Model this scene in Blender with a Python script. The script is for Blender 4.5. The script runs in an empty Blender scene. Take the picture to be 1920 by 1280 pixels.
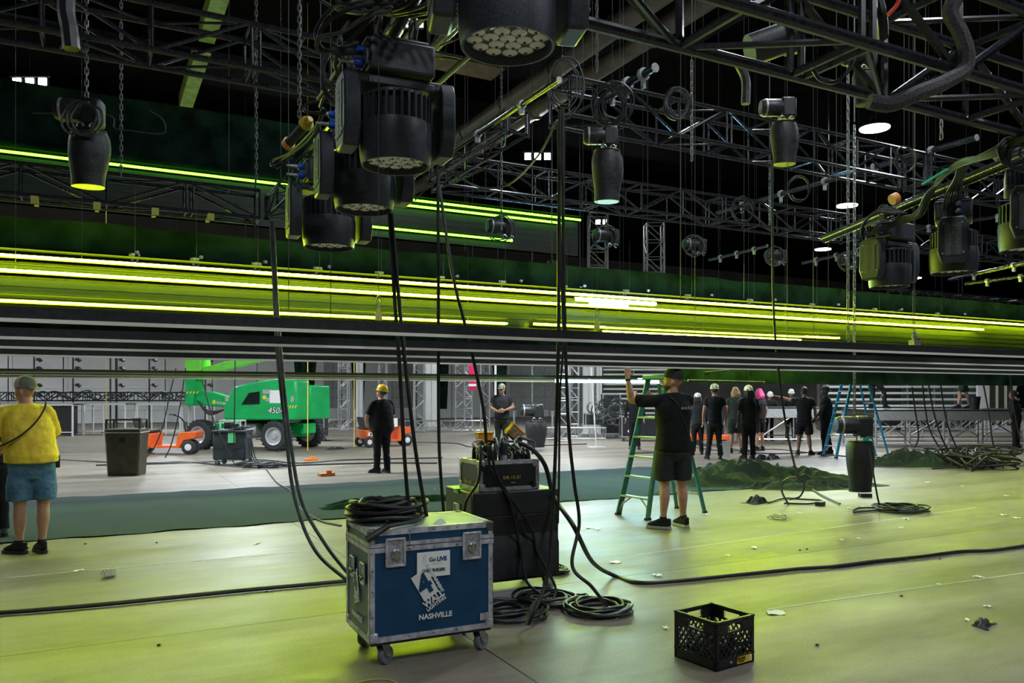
import bpy, bmesh, math, random
from mathutils import Vector, Matrix, Quaternion
random.seed(7)
V = Vector
PI = math.pi
SC = bpy.context.scene
COL = SC.collection

# ------------------------------------------------------------ camera, world, exposure
CX, CY, FPX, CAMZ = 960.0, 738.0, 1493.0, 1.6
ANG = math.radians(62.4)                      # viewing direction in hall axes (X = along the rig, Y = across it)
FW = V((math.cos(ANG), math.sin(ANG), 0)); RT = V((math.sin(ANG), -math.cos(ANG), 0))
cam_data = bpy.data.cameras.new('camera'); cam = bpy.data.objects.new('camera', cam_data); COL.objects.link(cam)
cam.location = (0, 0, CAMZ); cam.rotation_euler = (PI / 2, 0, ANG - PI / 2)
cam_data.sensor_width = 36; cam_data.lens = FPX / 1920 * 36
cam_data.shift_y = (CY - 640) / 1920
cam_data.clip_start = .1; cam_data.clip_end = 300
SC.camera = cam
SC.view_settings.view_transform = 'Standard'; SC.view_settings.look = 'None'
SC.view_settings.exposure = 0.0; SC.view_settings.gamma = 1; SC.view_settings.use_curve_mapping = False
w = bpy.data.worlds.new('hall_air'); SC.world = w; w.use_nodes = True
w.node_tree.nodes['Background'].inputs[0].default_value = (.5, .6, .7, 1)
w.node_tree.nodes['Background'].inputs[1].default_value = .004
LAMP_W = 240.0; HB_EM = 40.0
LED_STR = 140.0

def W(px, py, d):
    t = (px - CX) / FPX
    p = FW * d + RT * (d * t); p.z = CAMZ + (CY - py) / FPX * d
    return p
def G(px, py, z=0.0): return W(px, py, (CAMZ - z) * FPX / (py - CY))
def dB(px, b): return b / (FW.y + RT.y * (px - CX) / FPX)      # depth where pixel column meets the plane y=b
def dA(px, a): return a / (FW.x + RT.x * (px - CX) / FPX)
def OB(px, py, b): return W(px, py, dB(px, b))
def aB(px, b): return OB(px, CY, b).x

# ------------------------------------------------------------ materials
def mat(name, col, rough=.6, metal=0.0, nscale=0, namt=.0, bump=0.0, spec=.5, emis=None, estr=0, col2=None, rvar=0, stretch=None, alpha=None, trans=0):
    m = bpy.data.materials.new(name); m.use_nodes = True
    nt = m.node_tree; b = nt.nodes['Principled BSDF']
    b.inputs['Base Color'].default_value = (*col, 1); b.inputs['Roughness'].default_value = rough
    b.inputs['Metallic'].default_value = metal; b.inputs['Specular IOR Level'].default_value = spec
    if trans: b.inputs['Transmission Weight'].default_value = trans
    if alpha is not None: b.inputs['Alpha'].default_value = alpha
    if emis: b.inputs['Emission Color'].default_value = (*emis, 1); b.inputs['Emission Strength'].default_value = estr
    if nscale:
        tc = nt.nodes.new('ShaderNodeTexCoord'); mp = nt.nodes.new('ShaderNodeMapping')
        nt.links.new(tc.outputs['Object'], mp.inputs['Vector'])
        if stretch: mp.inputs['Scale'].default_value = stretch
        n = nt.nodes.new('ShaderNodeTexNoise'); n.inputs['Scale'].default_value = nscale; n.inputs['Detail'].default_value = 5
        nt.links.new(mp.outputs[0], n.inputs['Vector'])
        if namt or col2:
            r = nt.nodes.new('ShaderNodeValToRGB'); nt.links.new(n.outputs[0], r.inputs[0])
            c2 = col2 or tuple(min(1, c * (1 + namt)) for c in col); c1 = tuple(c * (1 - namt) for c in col) if not col2 else col
            r.color_ramp.elements[0].position = .35; r.color_ramp.elements[1].position = .66
            r.color_ramp.elements[0].color = (*c1, 1); r.color_ramp.elements[1].color = (*c2, 1)
            nt.links.new(r.outputs[0], b.inputs['Base Color'])
        if rvar:
            mr = nt.nodes.new('ShaderNodeMapRange'); mr.inputs['To Min'].default_value = max(0, rough - rvar); mr.inputs['To Max'].default_value = rough + rvar
            nt.links.new(n.outputs[0], mr.inputs['Value']); nt.links.new(mr.outputs[0], b.inputs['Roughness'])
        if bump:
            bp = nt.nodes.new('ShaderNodeBump'); bp.inputs['Strength'].default_value = bump; bp.inputs['Distance'].default_value = .02
            nt.links.new(n.outputs[0], bp.inputs['Height']); nt.links.new(bp.outputs[0], b.inputs['Normal'])
    return m
M = {}
M['truss'] = mat('black_truss_paint', (.018, .019, .025), .2, .0, 30, .4, spec=.55)
M['blackmetal'] = mat('black_metal', (.02, .021, .024), .42, 0, 40, .35)
M['alu'] = mat('aluminium', (.55, .56, .58), .38, .9, 60, .25, rvar=.1)
M['alu_dull'] = mat('dull_aluminium', (.42, .43, .44), .5, .6, 40, .3)
M['steel'] = mat('steel', (.5, .5, .5), .3, 1)
M['wire'] = mat('wire_rope', (.06, .065, .06), .5)
M['chain'] = mat('chain_steel', (.25, .26, .25), .4, .7)
M['fixture'] = mat('fixture_plastic', (.034, .039, .05), .42, 0, 90, .3, bump=.05)
M['fixture_dark'] = mat('fixture_recess', (.006, .006, .008), .6)
M['rubber'] = mat('cable_rubber', (.012, .013, .015), .45, 0, 20, .4)
M['cable_green'] = mat('grey_cable_rubber', (.05, .06, .055), .45, 0, 20, .3)
M['drape'] = mat('black_drape', (.010, .026, .018), .95, 0, 2.5, .5, bump=.7, spec=.05)
M['matte'] = mat('light_blocking_black', (.003, .003, .003), .95, spec=.1)
M['fascia'] = mat('black_fascia', (.008, .0135, .006), .42, 0, 3, .5, stretch=(.05, 1, 25))
M['wall'] = mat('hall_wall_panel', (.66, .66, .64), .6, 0, .6, .08)
M['wall_dark'] = mat('hall_wall_dark', (.10, .095, .085), .8, 0, .6, .2)
M['ceiling'] = mat('black_ceiling', (.003, .0028, .0028), .95, 0, 1.2, .5, spec=.05)
M['duct'] = mat('duct_paint', (.10, .085, .06), .5, 0, 1.5, .3)
M['green_lit_beam'] = mat('beam_green_light', (.25, .42, .06), .6, 0, 3, .3)  # green light falling on the ceiling beam is put into its colour
M['tan_panel'] = mat('tan_panel', (.16, .12, .07), .7, 0, 2, .2)
M['white'] = mat('white_paint', (.75, .75, .74), .5)
M['offwhite'] = mat('diffuser_white', (.88, .85, .74), .5)
M['yellow_lit_bar'] = mat('yellow_lit_bar', (.20, .22, .10), .4)  # yellow light on the thin far bars is put into their colour
M['led_yg'] = mat('led_yellow_green', (.9, 1, .5), .5, emis=(.72, 1, .013), estr=LED_STR)
M['led_g'] = mat('led_green', (.5, 1, .4), .5, emis=(.16, 1, .02), estr=14)
M['led_w'] = mat('led_cool_white', (.8, .9, 1), .5, emis=(.25, .62, 1), estr=170)
M['lamp'] = mat('lamp_glow', (1, 1, 1), .5, emis=(.86, .95, 1), estr=HB_EM)
M['carpet'] = mat('dark_green_carpet', (.012, .038, .034), .95, 0, 120, .45, bump=.6, col2=(.020, .052, .046))
M['case_blue'] = mat('case_blue_laminate', (.001, .040, .105), .42, 0, 5, 0, col2=(.003, .060, .14))
M['case_black'] = mat('case_black_laminate', (.016, .018, .022), .42, 0, 6, .4)
M['case_black_side'] = mat('case_black_ply', (.02, .03, .035), .5, 0, 6, .3)
M['worn_alu'] = mat('worn_aluminium', (.62, .61, .66), .42, .25, 22, 0, col2=(.30, .30, .33), rvar=.15)
M['dish'] = mat('latch_dish_metal', (.34, .34, .37), .4, .3, 50, .3)
M['fixture_cover'] = mat('fixture_cover_plastic', (.075, .085, .085), .5, 0, 90, .2, bump=.05)
M['rust'] = mat('rusty_corner', (.12, .10, .09), .6, .5, 40, .4)
M['green_top'] = mat('pale_green_lid', (.35, .46, .36), .5, 0, 5, .15)
M['tape_green'] = mat('green_tape', (.12, .62, .25), .5)
M['tape_white'] = mat('white_tape', (.8, .8, .76), .6)
M['paper'] = mat('paper_white', (.85, .85, .83), .6)
M['ink'] = mat('ink_black', (.02, .02, .022), .6)
M['ink_blue'] = mat('ink_blue', (.01, .07, .22), .6)
M['stencil'] = mat('stencil_yellow', (.65, .5, .15), .6)
M['grey_rubber'] = mat('caster_grey_rubber', (.16, .19, .20), .6)
M['crate'] = mat('black_crate_plastic', (.012, .013, .015), .4, 0, 15, .3)
M['yellow_label'] = mat('yellow_label', (.8, .52, .02), .5)
M['orange_box'] = mat('orange_yellow_plastic', (.85, .36, .02), .4)
M['blue_plug'] = mat('blue_plug_plastic', (.01, .09, .65), .35)
M['yellow_plug'] = mat('yellow_plug_plastic', (.7, .5, .04), .4)
M['orange_plug'] = mat('orange_plug_plastic', (.75, .3, .05), .4)
M['teal_tape'] = mat('teal_tape', (.02, .45, .45), .4)
M['lens'] = mat('lens_glass', (.95, .90, .80), .1, 0, spec=.9)
M['lens_plate'] = mat('lens_plate', (.09, .085, .08), .35)
M['lens_core'] = mat('lens_core', (.10, .09, .08), .3)
M['lift_green'] = mat('lift_green_paint', (.0, .42, .10), .3, 0, 3, .12)
M['lift_lime'] = mat('lift_lime_paint', (.16, .72, .05), .3, 0, 3, .1)
M['tyre'] = mat('tyre_rubber', (.025, .028, .03), .7, 0, 20, .3)
M['rim'] = mat('wheel_rim_silver', (.55, .56, .57), .35, .5)
M['glass_dark'] = mat('dark_window', (.01, .02, .015), .15)
M['cart_orange'] = mat('cart_orange_paint', (.80, .13, .02), .35, 0, 4, .1)
M['seat_black'] = mat('black_vinyl', (.02, .02, .02), .5)
M['bin_brown'] = mat('brown_bin_plastic', (.055, .050, .025), .45, 0, 6, .3)
M['ladder_green'] = mat('green_fibreglass', (.03, .18, .16), .4, 0, 8, .2)
M['ladder_blue'] = mat('blue_fibreglass', (.02, .33, .52), .4, 0, 8, .15)
M['red'] = mat('red_plastic', (.7, .04, .02), .4)
M['screen_grey'] = mat('grey_screen_panel', (.085, .09, .085), .5, 0, 8, .12)
M['bag_black'] = mat('black_vinyl_bag', (.014, .014, .017), .5, 0, 9, .3, bump=.5)
M['tarp'] = mat('dark_green_cloth', (.012, .026, .016), .85, 0, 60, .4, bump=.3)
M['magenta'] = mat('magenta_cloth', (.6, .01, .10), .6)
M['clear'] = mat('clear_plastic', (.9, .92, .95), .08, 0, trans=.9)
M['yellow_strap'] = mat('yellow_strap', (.8, .62, .08), .6)
M['yellow_tag'] = mat('yellow_tag', (.62, .62, .12), .6)
M['orange_chalk'] = mat('orange_rope', (.85, .25, .03), .6)
M['bleacher'] = mat('bleacher_plank', (.60, .64, .58), .5, 0, 3, .1)

def floor_material():
    m = bpy.data.materials.new('polished_concrete'); m.use_nodes = True; nt = m.node_tree; N = nt.nodes; L = nt.links
    b = N['Principled BSDF']; tc = N.new('ShaderNodeTexCoord')
    def noise(scale, detail=6, sx=(1, 1, 1)):
        mp = N.new('ShaderNodeMapping'); mp.inputs['Scale'].default_value = sx; L.new(tc.outputs['Object'], mp.inputs[0])
        n = N.new('ShaderNodeTexNoise'); n.inputs['Scale'].default_value = scale; n.inputs['Detail'].default_value = detail; L.new(mp.outputs[0], n.inputs['Vector']); return n.outputs[0]
    def math_(op, a, bb=None):
        n = N.new('ShaderNodeMath'); n.operation = op
        for i, x in enumerate((a, bb)):
            if x is None: continue
            if isinstance(x, (int, float)): n.inputs[i].default_value = x
            else: L.new(x, n.inputs[i])
        return n.outputs[0]
    n1 = noise(.8, 7, (.22, 1.8, 1)); n2 = noise(1.6, 6, (.5, 1.3, 1)); n3 = noise(60, 3)
    n4 = noise(7.0, 10, (.35, 1.2, 1)); r = N.new('ShaderNodeValToRGB'); mx = math_('ADD', math_('MULTIPLY', n1, .45), math_('ADD', math_('MULTIPLY', n2, .3), math_('MULTIPLY', n4, .25))); L.new(mx, r.inputs[0])
    r.color_ramp.elements[0].position = .36; r.color_ramp.elements[1].position = .66
    r.color_ramp.elements[0].color = (.15, .13, .10, 1); r.color_ramp.elements[1].color = (.30, .265, .215, 1)
    sp = N.new('ShaderNodeMapRange'); L.new(n3, sp.inputs['Value']); sp.inputs['From Min'].default_value = .3; sp.inputs['From Max'].default_value = .7; sp.inputs['To Min'].default_value = .86; sp.inputs['To Max'].default_value = 1.1
    sx = N.new('ShaderNodeSeparateXYZ'); L.new(tc.outputs['Object'], sx.inputs[0])
    def seam(out, off, wdt):
        f = math_('FRACT', math_('DIVIDE', math_('ADD', out, 900 - off), 9.0)); d = math_('ABSOLUTE', math_('SUBTRACT', f, 0.0))
        return math_('LESS_THAN', d, wdt / 9.0)
    s = math_('MAXIMUM', seam(sx.outputs[1], 5.73, .016), seam(sx.outputs[0], 2.16, .014))
    mr = math_('SUBTRACT', 1.0, math_('MULTIPLY', s, .75))
    vm = N.new('ShaderNodeVectorMath'); vm.operation = 'SCALE'; L.new(r.outputs[0], vm.inputs[0]); L.new(math_('MULTIPLY', sp.outputs[0], mr), vm.inputs['Scale'])
    L.new(vm.outputs[0], b.inputs['Base Color'])
    rr = N.new('ShaderNodeMapRange'); L.new(n2, rr.inputs['Value']); rr.inputs['From Min'].default_value = .3; rr.inputs['From Max'].default_value = .7; rr.inputs['To Min'].default_value = .38; rr.inputs['To Max'].default_value = .55
    L.new(rr.outputs[0], b.inputs['Roughness']); b.inputs['Specular IOR Level'].default_value = .25
    return m
M['floor'] = floor_material()

# ------------------------------------------------------------ mesh builder
class MB:
    def __init__(s): s.v = []; s.f = []; s.smooth = True
    def add(s, vs, fs):
        o = len(s.v); s.v += [tuple(v) for v in vs]; s.f += [tuple(i + o for i in f) for f in fs]; return s
    def box(s, c, size, R=None, taper=1.0):
        hx, hy, hz = size[0] / 2, size[1] / 2, size[2] / 2; c = V(c); vs = []
        for z in (-1, 1):
            k = taper if z > 0 else 1
            for x, y in ((-1, -1), (1, -1), (1, 1), (-1, 1)):
                p = V((x * hx * k, y * hy * k, z * hz)); vs.append(c + (R @ p if R else p))
        return s.add(vs, [(0, 3, 2, 1), (4, 5, 6, 7), (0, 1, 5, 4), (1, 2, 6, 5), (2, 3, 7, 6), (3, 0, 4, 7)])
    def bar(s, p0, p1, wd, ht):                # rectangular bar between two points
        p0 = V(p0); p1 = V(p1); d = p1 - p0; L = d.length; q = d.to_track_quat('X', 'Z').to_matrix()
        return s.box((p0 + p1) / 2, (L, wd, ht), q)
    def path(s, pts, r, seg=8, cap=True, closed=False):
        pts = [V(p) for p in pts]; n = len(pts)
        rs = r if isinstance(r, (list, tuple)) else [r] * n
        T = []
        for i in range(n):
            a = pts[i - 1] if (i or closed) else pts[0]; b = pts[(i + 1) % n] if (i < n - 1 or closed) else pts[-1]
            t = b - a; T.append(t.normalized() if t.length > 1e-9 else V((0, 0, 1)))
        up = V((0, 0, 1)) if abs(T[0].z) < .9 else V((1, 0, 0)); x = T[0].cross(up).normalized(); vs = []
        for i in range(n):
            if i: x = T[i - 1].rotation_difference(T[i]) @ x
            x = (x - T[i] * x.dot(T[i])).normalized(); y = T[i].cross(x)
            for k in range(seg):
                a = 2 * PI * k / seg; vs.append(pts[i] + (x * math.cos(a) + y * math.sin(a)) * rs[i])
        fs = []
        for i in range(n if closed else n - 1):
            j = (i + 1) % n
            for k in range(seg): fs.append((i * seg + k, i * seg + (k + 1) % seg, j * seg + (k + 1) % seg, j * seg + k))
        if cap and not closed: fs += [tuple(range(seg - 1, -1, -1)), tuple((n - 1) * seg + k for k in range(seg))]
        return s.add(vs, fs)
    def tube(s, p0, p1, r, seg=10): return s.path([p0, p1], r, seg)
    def lathe(s, prof, seg=24, c=(0, 0, 0), R=None, sx=1, sy=1):
        c = V(c); vs = []; fs = []; n = len(prof)
        for r_, z in prof:
            for k in range(seg):
                a = 2 * PI * k / seg; p = V((r_ * math.cos(a) * sx, r_ * math.sin(a) * sy, z)); vs.append(c + (R @ p if R else p))
        for i in range(n - 1):
            for k in range(seg): fs.append((i * seg + k, i * seg + (k + 1) % seg, (i + 1) * seg + (k + 1) % seg, (i + 1) * seg + k))
        fs += [tuple(range(seg - 1, -1, -1)), tuple((n - 1) * seg + k for k in range(seg))]
        return s.add(vs, fs)
    def prism(s, poly, d0, d1, R=None, c=(0, 0, 0)):   # polygon in local XZ, extruded along Y
        c = V(c); n = len(poly); vs = []
        for y in (d0, d1):
            for x, z in poly: p = V((x, y, z)); vs.append(c + (R @ p if R else p))
        return s.add(vs, [tuple(range(n)), tuple(range(2 * n - 1, n - 1, -1))] + [(i, (i + 1) % n + 0, (i + 1) % n + n, i + n)[::-1] for i in range(n)])
    def rings(s, rings, cap=True):              # list of equal-length point rings
        n = len(rings); m = len(rings[0]); vs = [p for r in rings for p in r]; fs = []
        for i in range(n - 1):
            for k in range(m): fs.append((i * m + k, i * m + (k + 1) % m, (i + 1) * m + (k + 1) % m, (i + 1) * m + k))
        if cap: fs += [tuple(range(m - 1, -1, -1)), tuple((n - 1) * m + k for k in range(m))]
        return s.add(vs, fs)
    def grid(s, nx, ny, fn):
        vs = [fn(i / nx, j / ny) for j in range(ny + 1) for i in range(nx + 1)]
        return s.add(vs, [(j * (nx + 1) + i, j * (nx + 1) + i + 1, (j + 1) * (nx + 1) + i + 1, (j + 1) * (nx + 1) + i) for j in range(ny) for i in range(nx)])
    def mesh(s, name, m):
        me = bpy.data.meshes.new(name); me.from_pydata(s.v, [], s.f)
        bm = bmesh.new(); bm.from_mesh(me); bmesh.ops.recalc_face_normals(bm, faces=bm.faces)
        for f in bm.faces: f.smooth = s.smooth
        for e in bm.edges:
            if len(e.link_faces) == 2 and e.calc_face_angle(0) > .6: e.smooth = False
        bm.to_mesh(me); bm.free(); me.materials.append(m); return me

def part(name, mb, m, parent=None, label=None, bevel=0, world=False):
    me = mb.mesh(name, m if not isinstance(m, str) else M[m])
    o = bpy.data.objects.new(name, me); COL.objects.link(o)
    if parent is not None:
        o.parent = parent
        if world: o.matrix_parent_inverse = wm(parent).inverted()
    if label: o['label'] = label
    if bevel:
        bv = o.modifiers.new('bevel', 'BEVEL'); bv.width = bevel; bv.segments = 2; bv.limit_method = 'ANGLE'; bv.angle_limit = .7
    return o
def wm(o):
    m = Matrix.LocRotScale(o.location, o.rotation_euler, o.scale)
    return wm(o.parent) @ o.matrix_parent_inverse @ m if o.parent else m
def tag(o, label, cat, group=None):
    o['label'] = label; o['category'] = cat
    if group: o['group'] = group
    return o
def thing(name, label, cat, loc=(0, 0, 0), rz=0, group=None):
    o = bpy.data.objects.new(name, None); COL.objects.link(o); o.location = loc; o.rotation_euler = (0, 0, rz); o.empty_display_size = .1
    return tag(o, label, cat, group)
def solo(name, mb, m, label, cat, group=None, kind=None):
    o = part(name, mb, m); tag(o, label, cat, group)
    if kind: o['kind'] = kind
    return o
def struct(name, mb, m, parent=None):
    o = part(name, mb, m, parent)
    if parent is None: o['kind'] = 'structure'
    return o
def kids(o): return [c for c in COL.objects if c.parent == o]
def copy_tree(o, parent=None):
    c = o.copy(); COL.objects.link(c)
    if parent is not None: c.parent = parent; c.matrix_parent_inverse = o.matrix_parent_inverse.copy()
    for ch in kids(o): copy_tree(ch, c)
    return c
def spline(pts, k=6):
    pts = [V(p) for p in pts]; P = [pts[0] * 2 - pts[1]] + pts + [pts[-1] * 2 - pts[-2]]; out = []
    for i in range(1, len(P) - 2):
        a, b, c, d = P[i - 1:i + 3]
        for j in range(k):
            t = j / k; out.append(.5 * ((2 * b) + (c - a) * t + (2 * a - 5 * b + 4 * c - d) * t * t + (3 * b - a - 3 * c + d) * t ** 3))
    out.append(pts[-1]); return out
def text(name, s, size, m, parent, loc, rot, extrude=.001, align='CENTER', shear=0, sx=1, bold=0, spacing=1):
    cu = bpy.data.curves.new(name, 'FONT'); cu.body = s; cu.size = size; cu.extrude = extrude; cu.align_x = align; cu.align_y = 'CENTER'; cu.shear = shear; cu.offset = bold; cu.space_character = spacing
    t = bpy.data.objects.new('lettering', cu); COL.objects.link(t)
    dg = bpy.context.evaluated_depsgraph_get(); me = bpy.data.meshes.new_from_object(t.evaluated_get(dg))
    bpy.data.objects.remove(t); me.materials.clear(); me.materials.append(M[m])
    o = bpy.data.objects.new(name, me); COL.objects.link(o); o.parent = parent; o.location = loc; o.rotation_euler = rot; o.scale = (sx, 1, 1)
    return o
# ============================================================ hall shell
struct('floor', MB().grid(1, 1, lambda u, v: V((-55 + 175 * u, -30 + 120 * v, 0))), 'floor')
CEIL = 12.0
struct('ceiling', MB().box((32, 30, CEIL + .15), (175, 120, .3)), 'ceiling')
def wallbox(name, x0, x1, y0, y1, m): return struct(name, MB().box(((x0 + x1) / 2, (y0 + y1) / 2, 6), (x1 - x0, y1 - y0, 12)), m)
BW = 48.0
wallbox('wall_back', -55, 120, BW, BW + .4, 'wall_dark'); wallbox('wall_left', -45.4, -45, -30, BW, 'wall_dark')
wallbox('wall_right', 110, 110.4, -30, BW, 'wall_dark'); wallbox('wall_front', -55, 120, -30.4, -30, 'wall_dark')
# folding partition panels along the back left
pw = 2.45
x = -26.0; k = 0
while x < 34:
    mb = MB().box((x + pw / 2, BW - .12, 3.0), (pw - .05, .16, 5.95))
    mb.box((x + .12, BW - .22, 3.0), (.10, .06, 5.9)); mb.box((x + pw / 2, BW - .22, .75), (pw - .4, .03, .05)); mb.box((x + pw / 2, BW - .22, 1.9), (pw - .4, .03, .04))
    o = struct('wall_panel', mb, 'wall'); x += pw; k += 1
# ceiling beams across and along
for i in range(12):
    y = 6 + i * 6.0; mb = MB().box((32, y, CEIL - .35), (170, .18, .7)); struct('trim_%d' % (i + 1), mb, 'ceiling')
# ducts running across the hall (direction Y)
def rod_world(px0, py0, px1, py1, z):
    d0 = (z - CAMZ) * FPX / (CY - py0); d1 = (z - CAMZ) * FPX / (CY - py1); return W(px0, py0, d0), W(px1, py1, d1)
for (q, lab) in (((850, 250, 1240, 12), 'brown round duct under the black ceiling, the one further left'), ((885, 262, 1330, 28), 'brown round duct under the black ceiling, the one further right')):
    p0, p1 = rod_world(*q, 10.6); ax = (p0.x + p1.x) / 2; mb = MB().tube((ax, 3, 10.6), (ax, 42, 10.6), .26, 16)
    t = thing('ceiling_duct', lab, 'duct', (ax, 3, 10.6)); part('duct_pipe', mb, 'duct', t, world=True)
    for k in range(13): part('duct_collar', MB().tube((ax, 4 + k * 3, 10.6), (ax, 4.12 + k * 3, 10.6), .31, 16), 'duct', t, world=True)
    for k in range(7): part('hanger', MB().tube((ax, 5 + k * 6, 10.85), (ax, 5 + k * 6, CEIL - .01), .015, 6), 'blackmetal', t, world=True)
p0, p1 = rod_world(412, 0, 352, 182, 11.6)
solo('ceiling_beam', MB().box(((p0.x + p1.x) / 2, (p0.y + p1.y) / 2, 11.75), (.42, abs(p1.y - p0.y) + 4, .5)), 'green_lit_beam', 'beam under the ceiling at the upper left with green light in its colour', 'beam')
q = W(862, 122, 9.9 * FPX / 616)
solo('ceiling_panel', MB().box((q.x, q.y, 11.5), (2.6, 1.0, .12)), 'tan_panel', 'tan rectangular panel up under the dark ceiling', 'panel')

# ============================================================ lamps of the hall and added fill lamps
def high_bay(p, label, first=[None], group='round high bay lamps'):
    if first[0] is None:
        t = thing('high_bay_lamp', label, 'lamp', p, 0, group)
        part('lamp_housing', MB().lathe([(.47, .0), (.47, .06), (.30, .16), (.12, .24), (.12, .38), (.02, .4)], 28), 'blackmetal', t)
        part('lamp_diffuser', MB().lathe([(.44, -.03), (.45, .0)], 28), 'lamp', t)
        part('suspension_rod', MB().tube((0, 0, .38), (0, 0, CEIL - 10 - .02), .015, 6), 'blackmetal', t)
        la = bpy.data.lights.new('lamp_light', 'AREA'); la.shape = 'DISK'; la.size = .9; la.energy = LAMP_W; la.color = (.86, .94, 1)
        lo = bpy.data.objects.new('lamp_light', la); COL.objects.link(lo); lo.parent = t; lo.location = (0, 0, -.05)
        first[0] = t
    else:
        t = copy_tree(first[0]); t.location = p; t['label'] = label
        if group: t['group'] = group
        elif 'group' in t: del t['group']
    return t
def lamp_at(px, py, z=10.0): return W(px, py, (z - CAMZ) * FPX / (CY - py))
high_bay(lamp_at(1640, 240), 'big bright round ceiling lamp at the upper right, largest in the frame')
high_bay(lamp_at(1588, 385), 'round ceiling lamp just above the end of the right hand lighting pipe')
high_bay(lamp_at(1543, 467), 'small round ceiling lamp low over the green lit drape')
high_bay(lamp_at(1715, 521), 'faint far ceiling lamp beside the hanging moving light at right')
for (x, y) in ((-2, -3), (10, -5), (3, -9), (20, -6), (9, 8), (6, 2), (18, 6), (-8, 22), (-16, 20), (-16, 33), (2, 31), (40, 30), (44, 12)):  # extra lamps added as fill for the hall and the rig
    high_bay(V((x, y, 10)), 'added round fill lamp under the ceiling outside the frame', group='added fill lamps outside the frame')
for (x, y, z, e) in ((-20, 43, 6.2, 420), (-9, 41, 6.2, 420), (3, 36, 6.2, 420), (16, 32, 6.2, 420), (34, 22, 4.1, 300), (46, 30, 4.9, 420),
        (-11, 20, 4.5, 330), (-4, 19, 4.5, 330), (3, 17.5, 4.5, 330), (10, 17, 4.5, 330), (18, 15.5, 3.6, 220), (-7, 27, 4.6, 330), (4, 25, 4.6, 330), (14, 22, 4.6, 300), (25, 20, 4.6, 300)):
    t = high_bay(V((x, y, z)), 'added fill lamp on a long rod beyond the slatted boards, hidden by them', group='added fill lamps beyond the slatted boards')  # unseen lamps added to brighten the far floor and back wall
    for c in kids(t):
        if c.type == 'LIGHT': c.data = c.data.copy(); c.data.energy = e
        if c.name.startswith('suspension_rod'): c.scale.z = (CEIL - z - .42) / 1.6; c.location.z = .38 * (1 - c.scale.z)

def flood(p, n, label, size=.24, e=90.0):
    t = thing('flood_light', label, 'lamp', p, ANG + PI / 2, 'clusters of white floodlights under the ceiling')
    part('mounting_bar', MB().box((0, 0, .22), (n * size * 1.5, .06, .06)), 'blackmetal', t)
    part('suspension_rod', MB().tube((0, 0, .24), (0, 0, CEIL - p.z - .02), .012, 6), 'blackmetal', t)
    for i in range(n):
        x = (i - (n - 1) / 2) * size * 1.45
        part('flood_housing', MB().box((x, -.05, .05), (size, .1, size)), 'blackmetal', t)
        part('flood_lens', MB().box((x, .015, .05), (size * .9, .02, size * .9)), 'lamp', t)
    la = bpy.data.lights.new('lamp_light', 'AREA'); la.size = .5; la.energy = e; la.color = (.9, .96, 1)
    lo = bpy.data.objects.new('lamp_light', la); COL.objects.link(lo); lo.parent = t; lo.location = (0, .08, -.1); lo.rotation_euler = (math.radians(50), 0, 0)
flood(lamp_at(770, 46), 2, 'double floodlight glaring above the second moving light')
flood(lamp_at(56, 158), 3, 'row of three floodlights at the far upper left')
flood(lamp_at(1008, 296), 3, 'row of floodlights seen under the corner of the middle truss')
flood(lamp_at(1128, 418), 2, 'small double floodlight far behind the middle truss')
flood(lamp_at(508, 345), 2, 'tiny far double floodlight beside the truss corner at left')

# ============================================================ trusses
def box_truss(p0, p1, label, size=.46, r=.026, bay=1.0, br=.013, group='black box trusses of the rig', zsize=None, m='truss', plates=True, section=3.05, up=V((0, 0, 1)), cat='truss', hz=None):
    """p0,p1 = bottom near-chord line centre; truss body centred sideways to the +side, height up."""
    p0 = V(p0); p1 = V(p1); d = (p1 - p0); L = d.length; d.normalize(); side = up.cross(d).normalized(); h = hz or size
    t = thing('box_truss', label, cat, p0, 0, group)
    C = [side * 0, side * size, side * 0 + up * h, side * size + up * h]
    for c in C: part('chord', MB().tube(p0 + c, p1 + c, r, 10), m, t, world=True)
    n = max(1, round(L / bay)); st = L / n
    faces = [(C[0], C[2]), (C[1], C[3]), (C[0], C[1]), (C[2], C[3])]
    for fi, (a, b) in enumerate(faces):
        mb = MB()
        for i in range(n):
            q0 = p0 + d * (st * i); q1 = p0 + d * (st * (i + 1))
            A, B = (a, b) if (i + fi // 2) % 2 == 0 else (b, a)
            mb.path([q0 + A + d * .03, q1 + B - d * .03], br if fi < 2 else br * .7, 6); mb.path([q0 + a, q0 + b], br * .9, 6)
            if i and i % 3 == 0: mb.path([q0 + a + d * .09, q0 + b + d * .09], br * .9, 6)
        mb.path([q1 + a, q1 + b], br, 6); part('lattice', mb, m, t, world=True)
    if abs(d.z) < .1 and p0.z > 1.6:
        for f in ((.03, .97) if L > 6 else (.1, .9)):
            q = p0 + d * (L * f) + side * size / 2 + up * h; part('hanger', MB().tube(q - side * size / 2, q + side * size / 2, .012, 6).tube(q, V((q.x, q.y, CEIL - .02)), .003, 5), 'wire', t, world=True)
    if plates:
        for q in (p0, p1):
            mb = MB(); R = Matrix((d, side, up)).transposed()
            for (a, b) in faces: mb.bar(q + a, q + b, .07, .012) if a == C[0] and b == C[1] or a == C[2] else mb.box(q + (a + b) / 2, (.012, .08, h + .08), R)
            part('end_plate', mb, m, t, world=True)
    return t
def truss_b(px0, px1, b, z, label, **k):
    return box_truss((aB(px0, b), b, z), (aB(px1, b), b, z), label, **k)
T5b = 3.95 * (FW.y + RT.y * .308)
box_truss((aB(800, T5b), T5b, 3.5), (aB(2300, T5b), T5b, 3.5), 'nearest black box truss crossing the upper right corner', size=.5, r=.034, bay=.85, br=.026)
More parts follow.
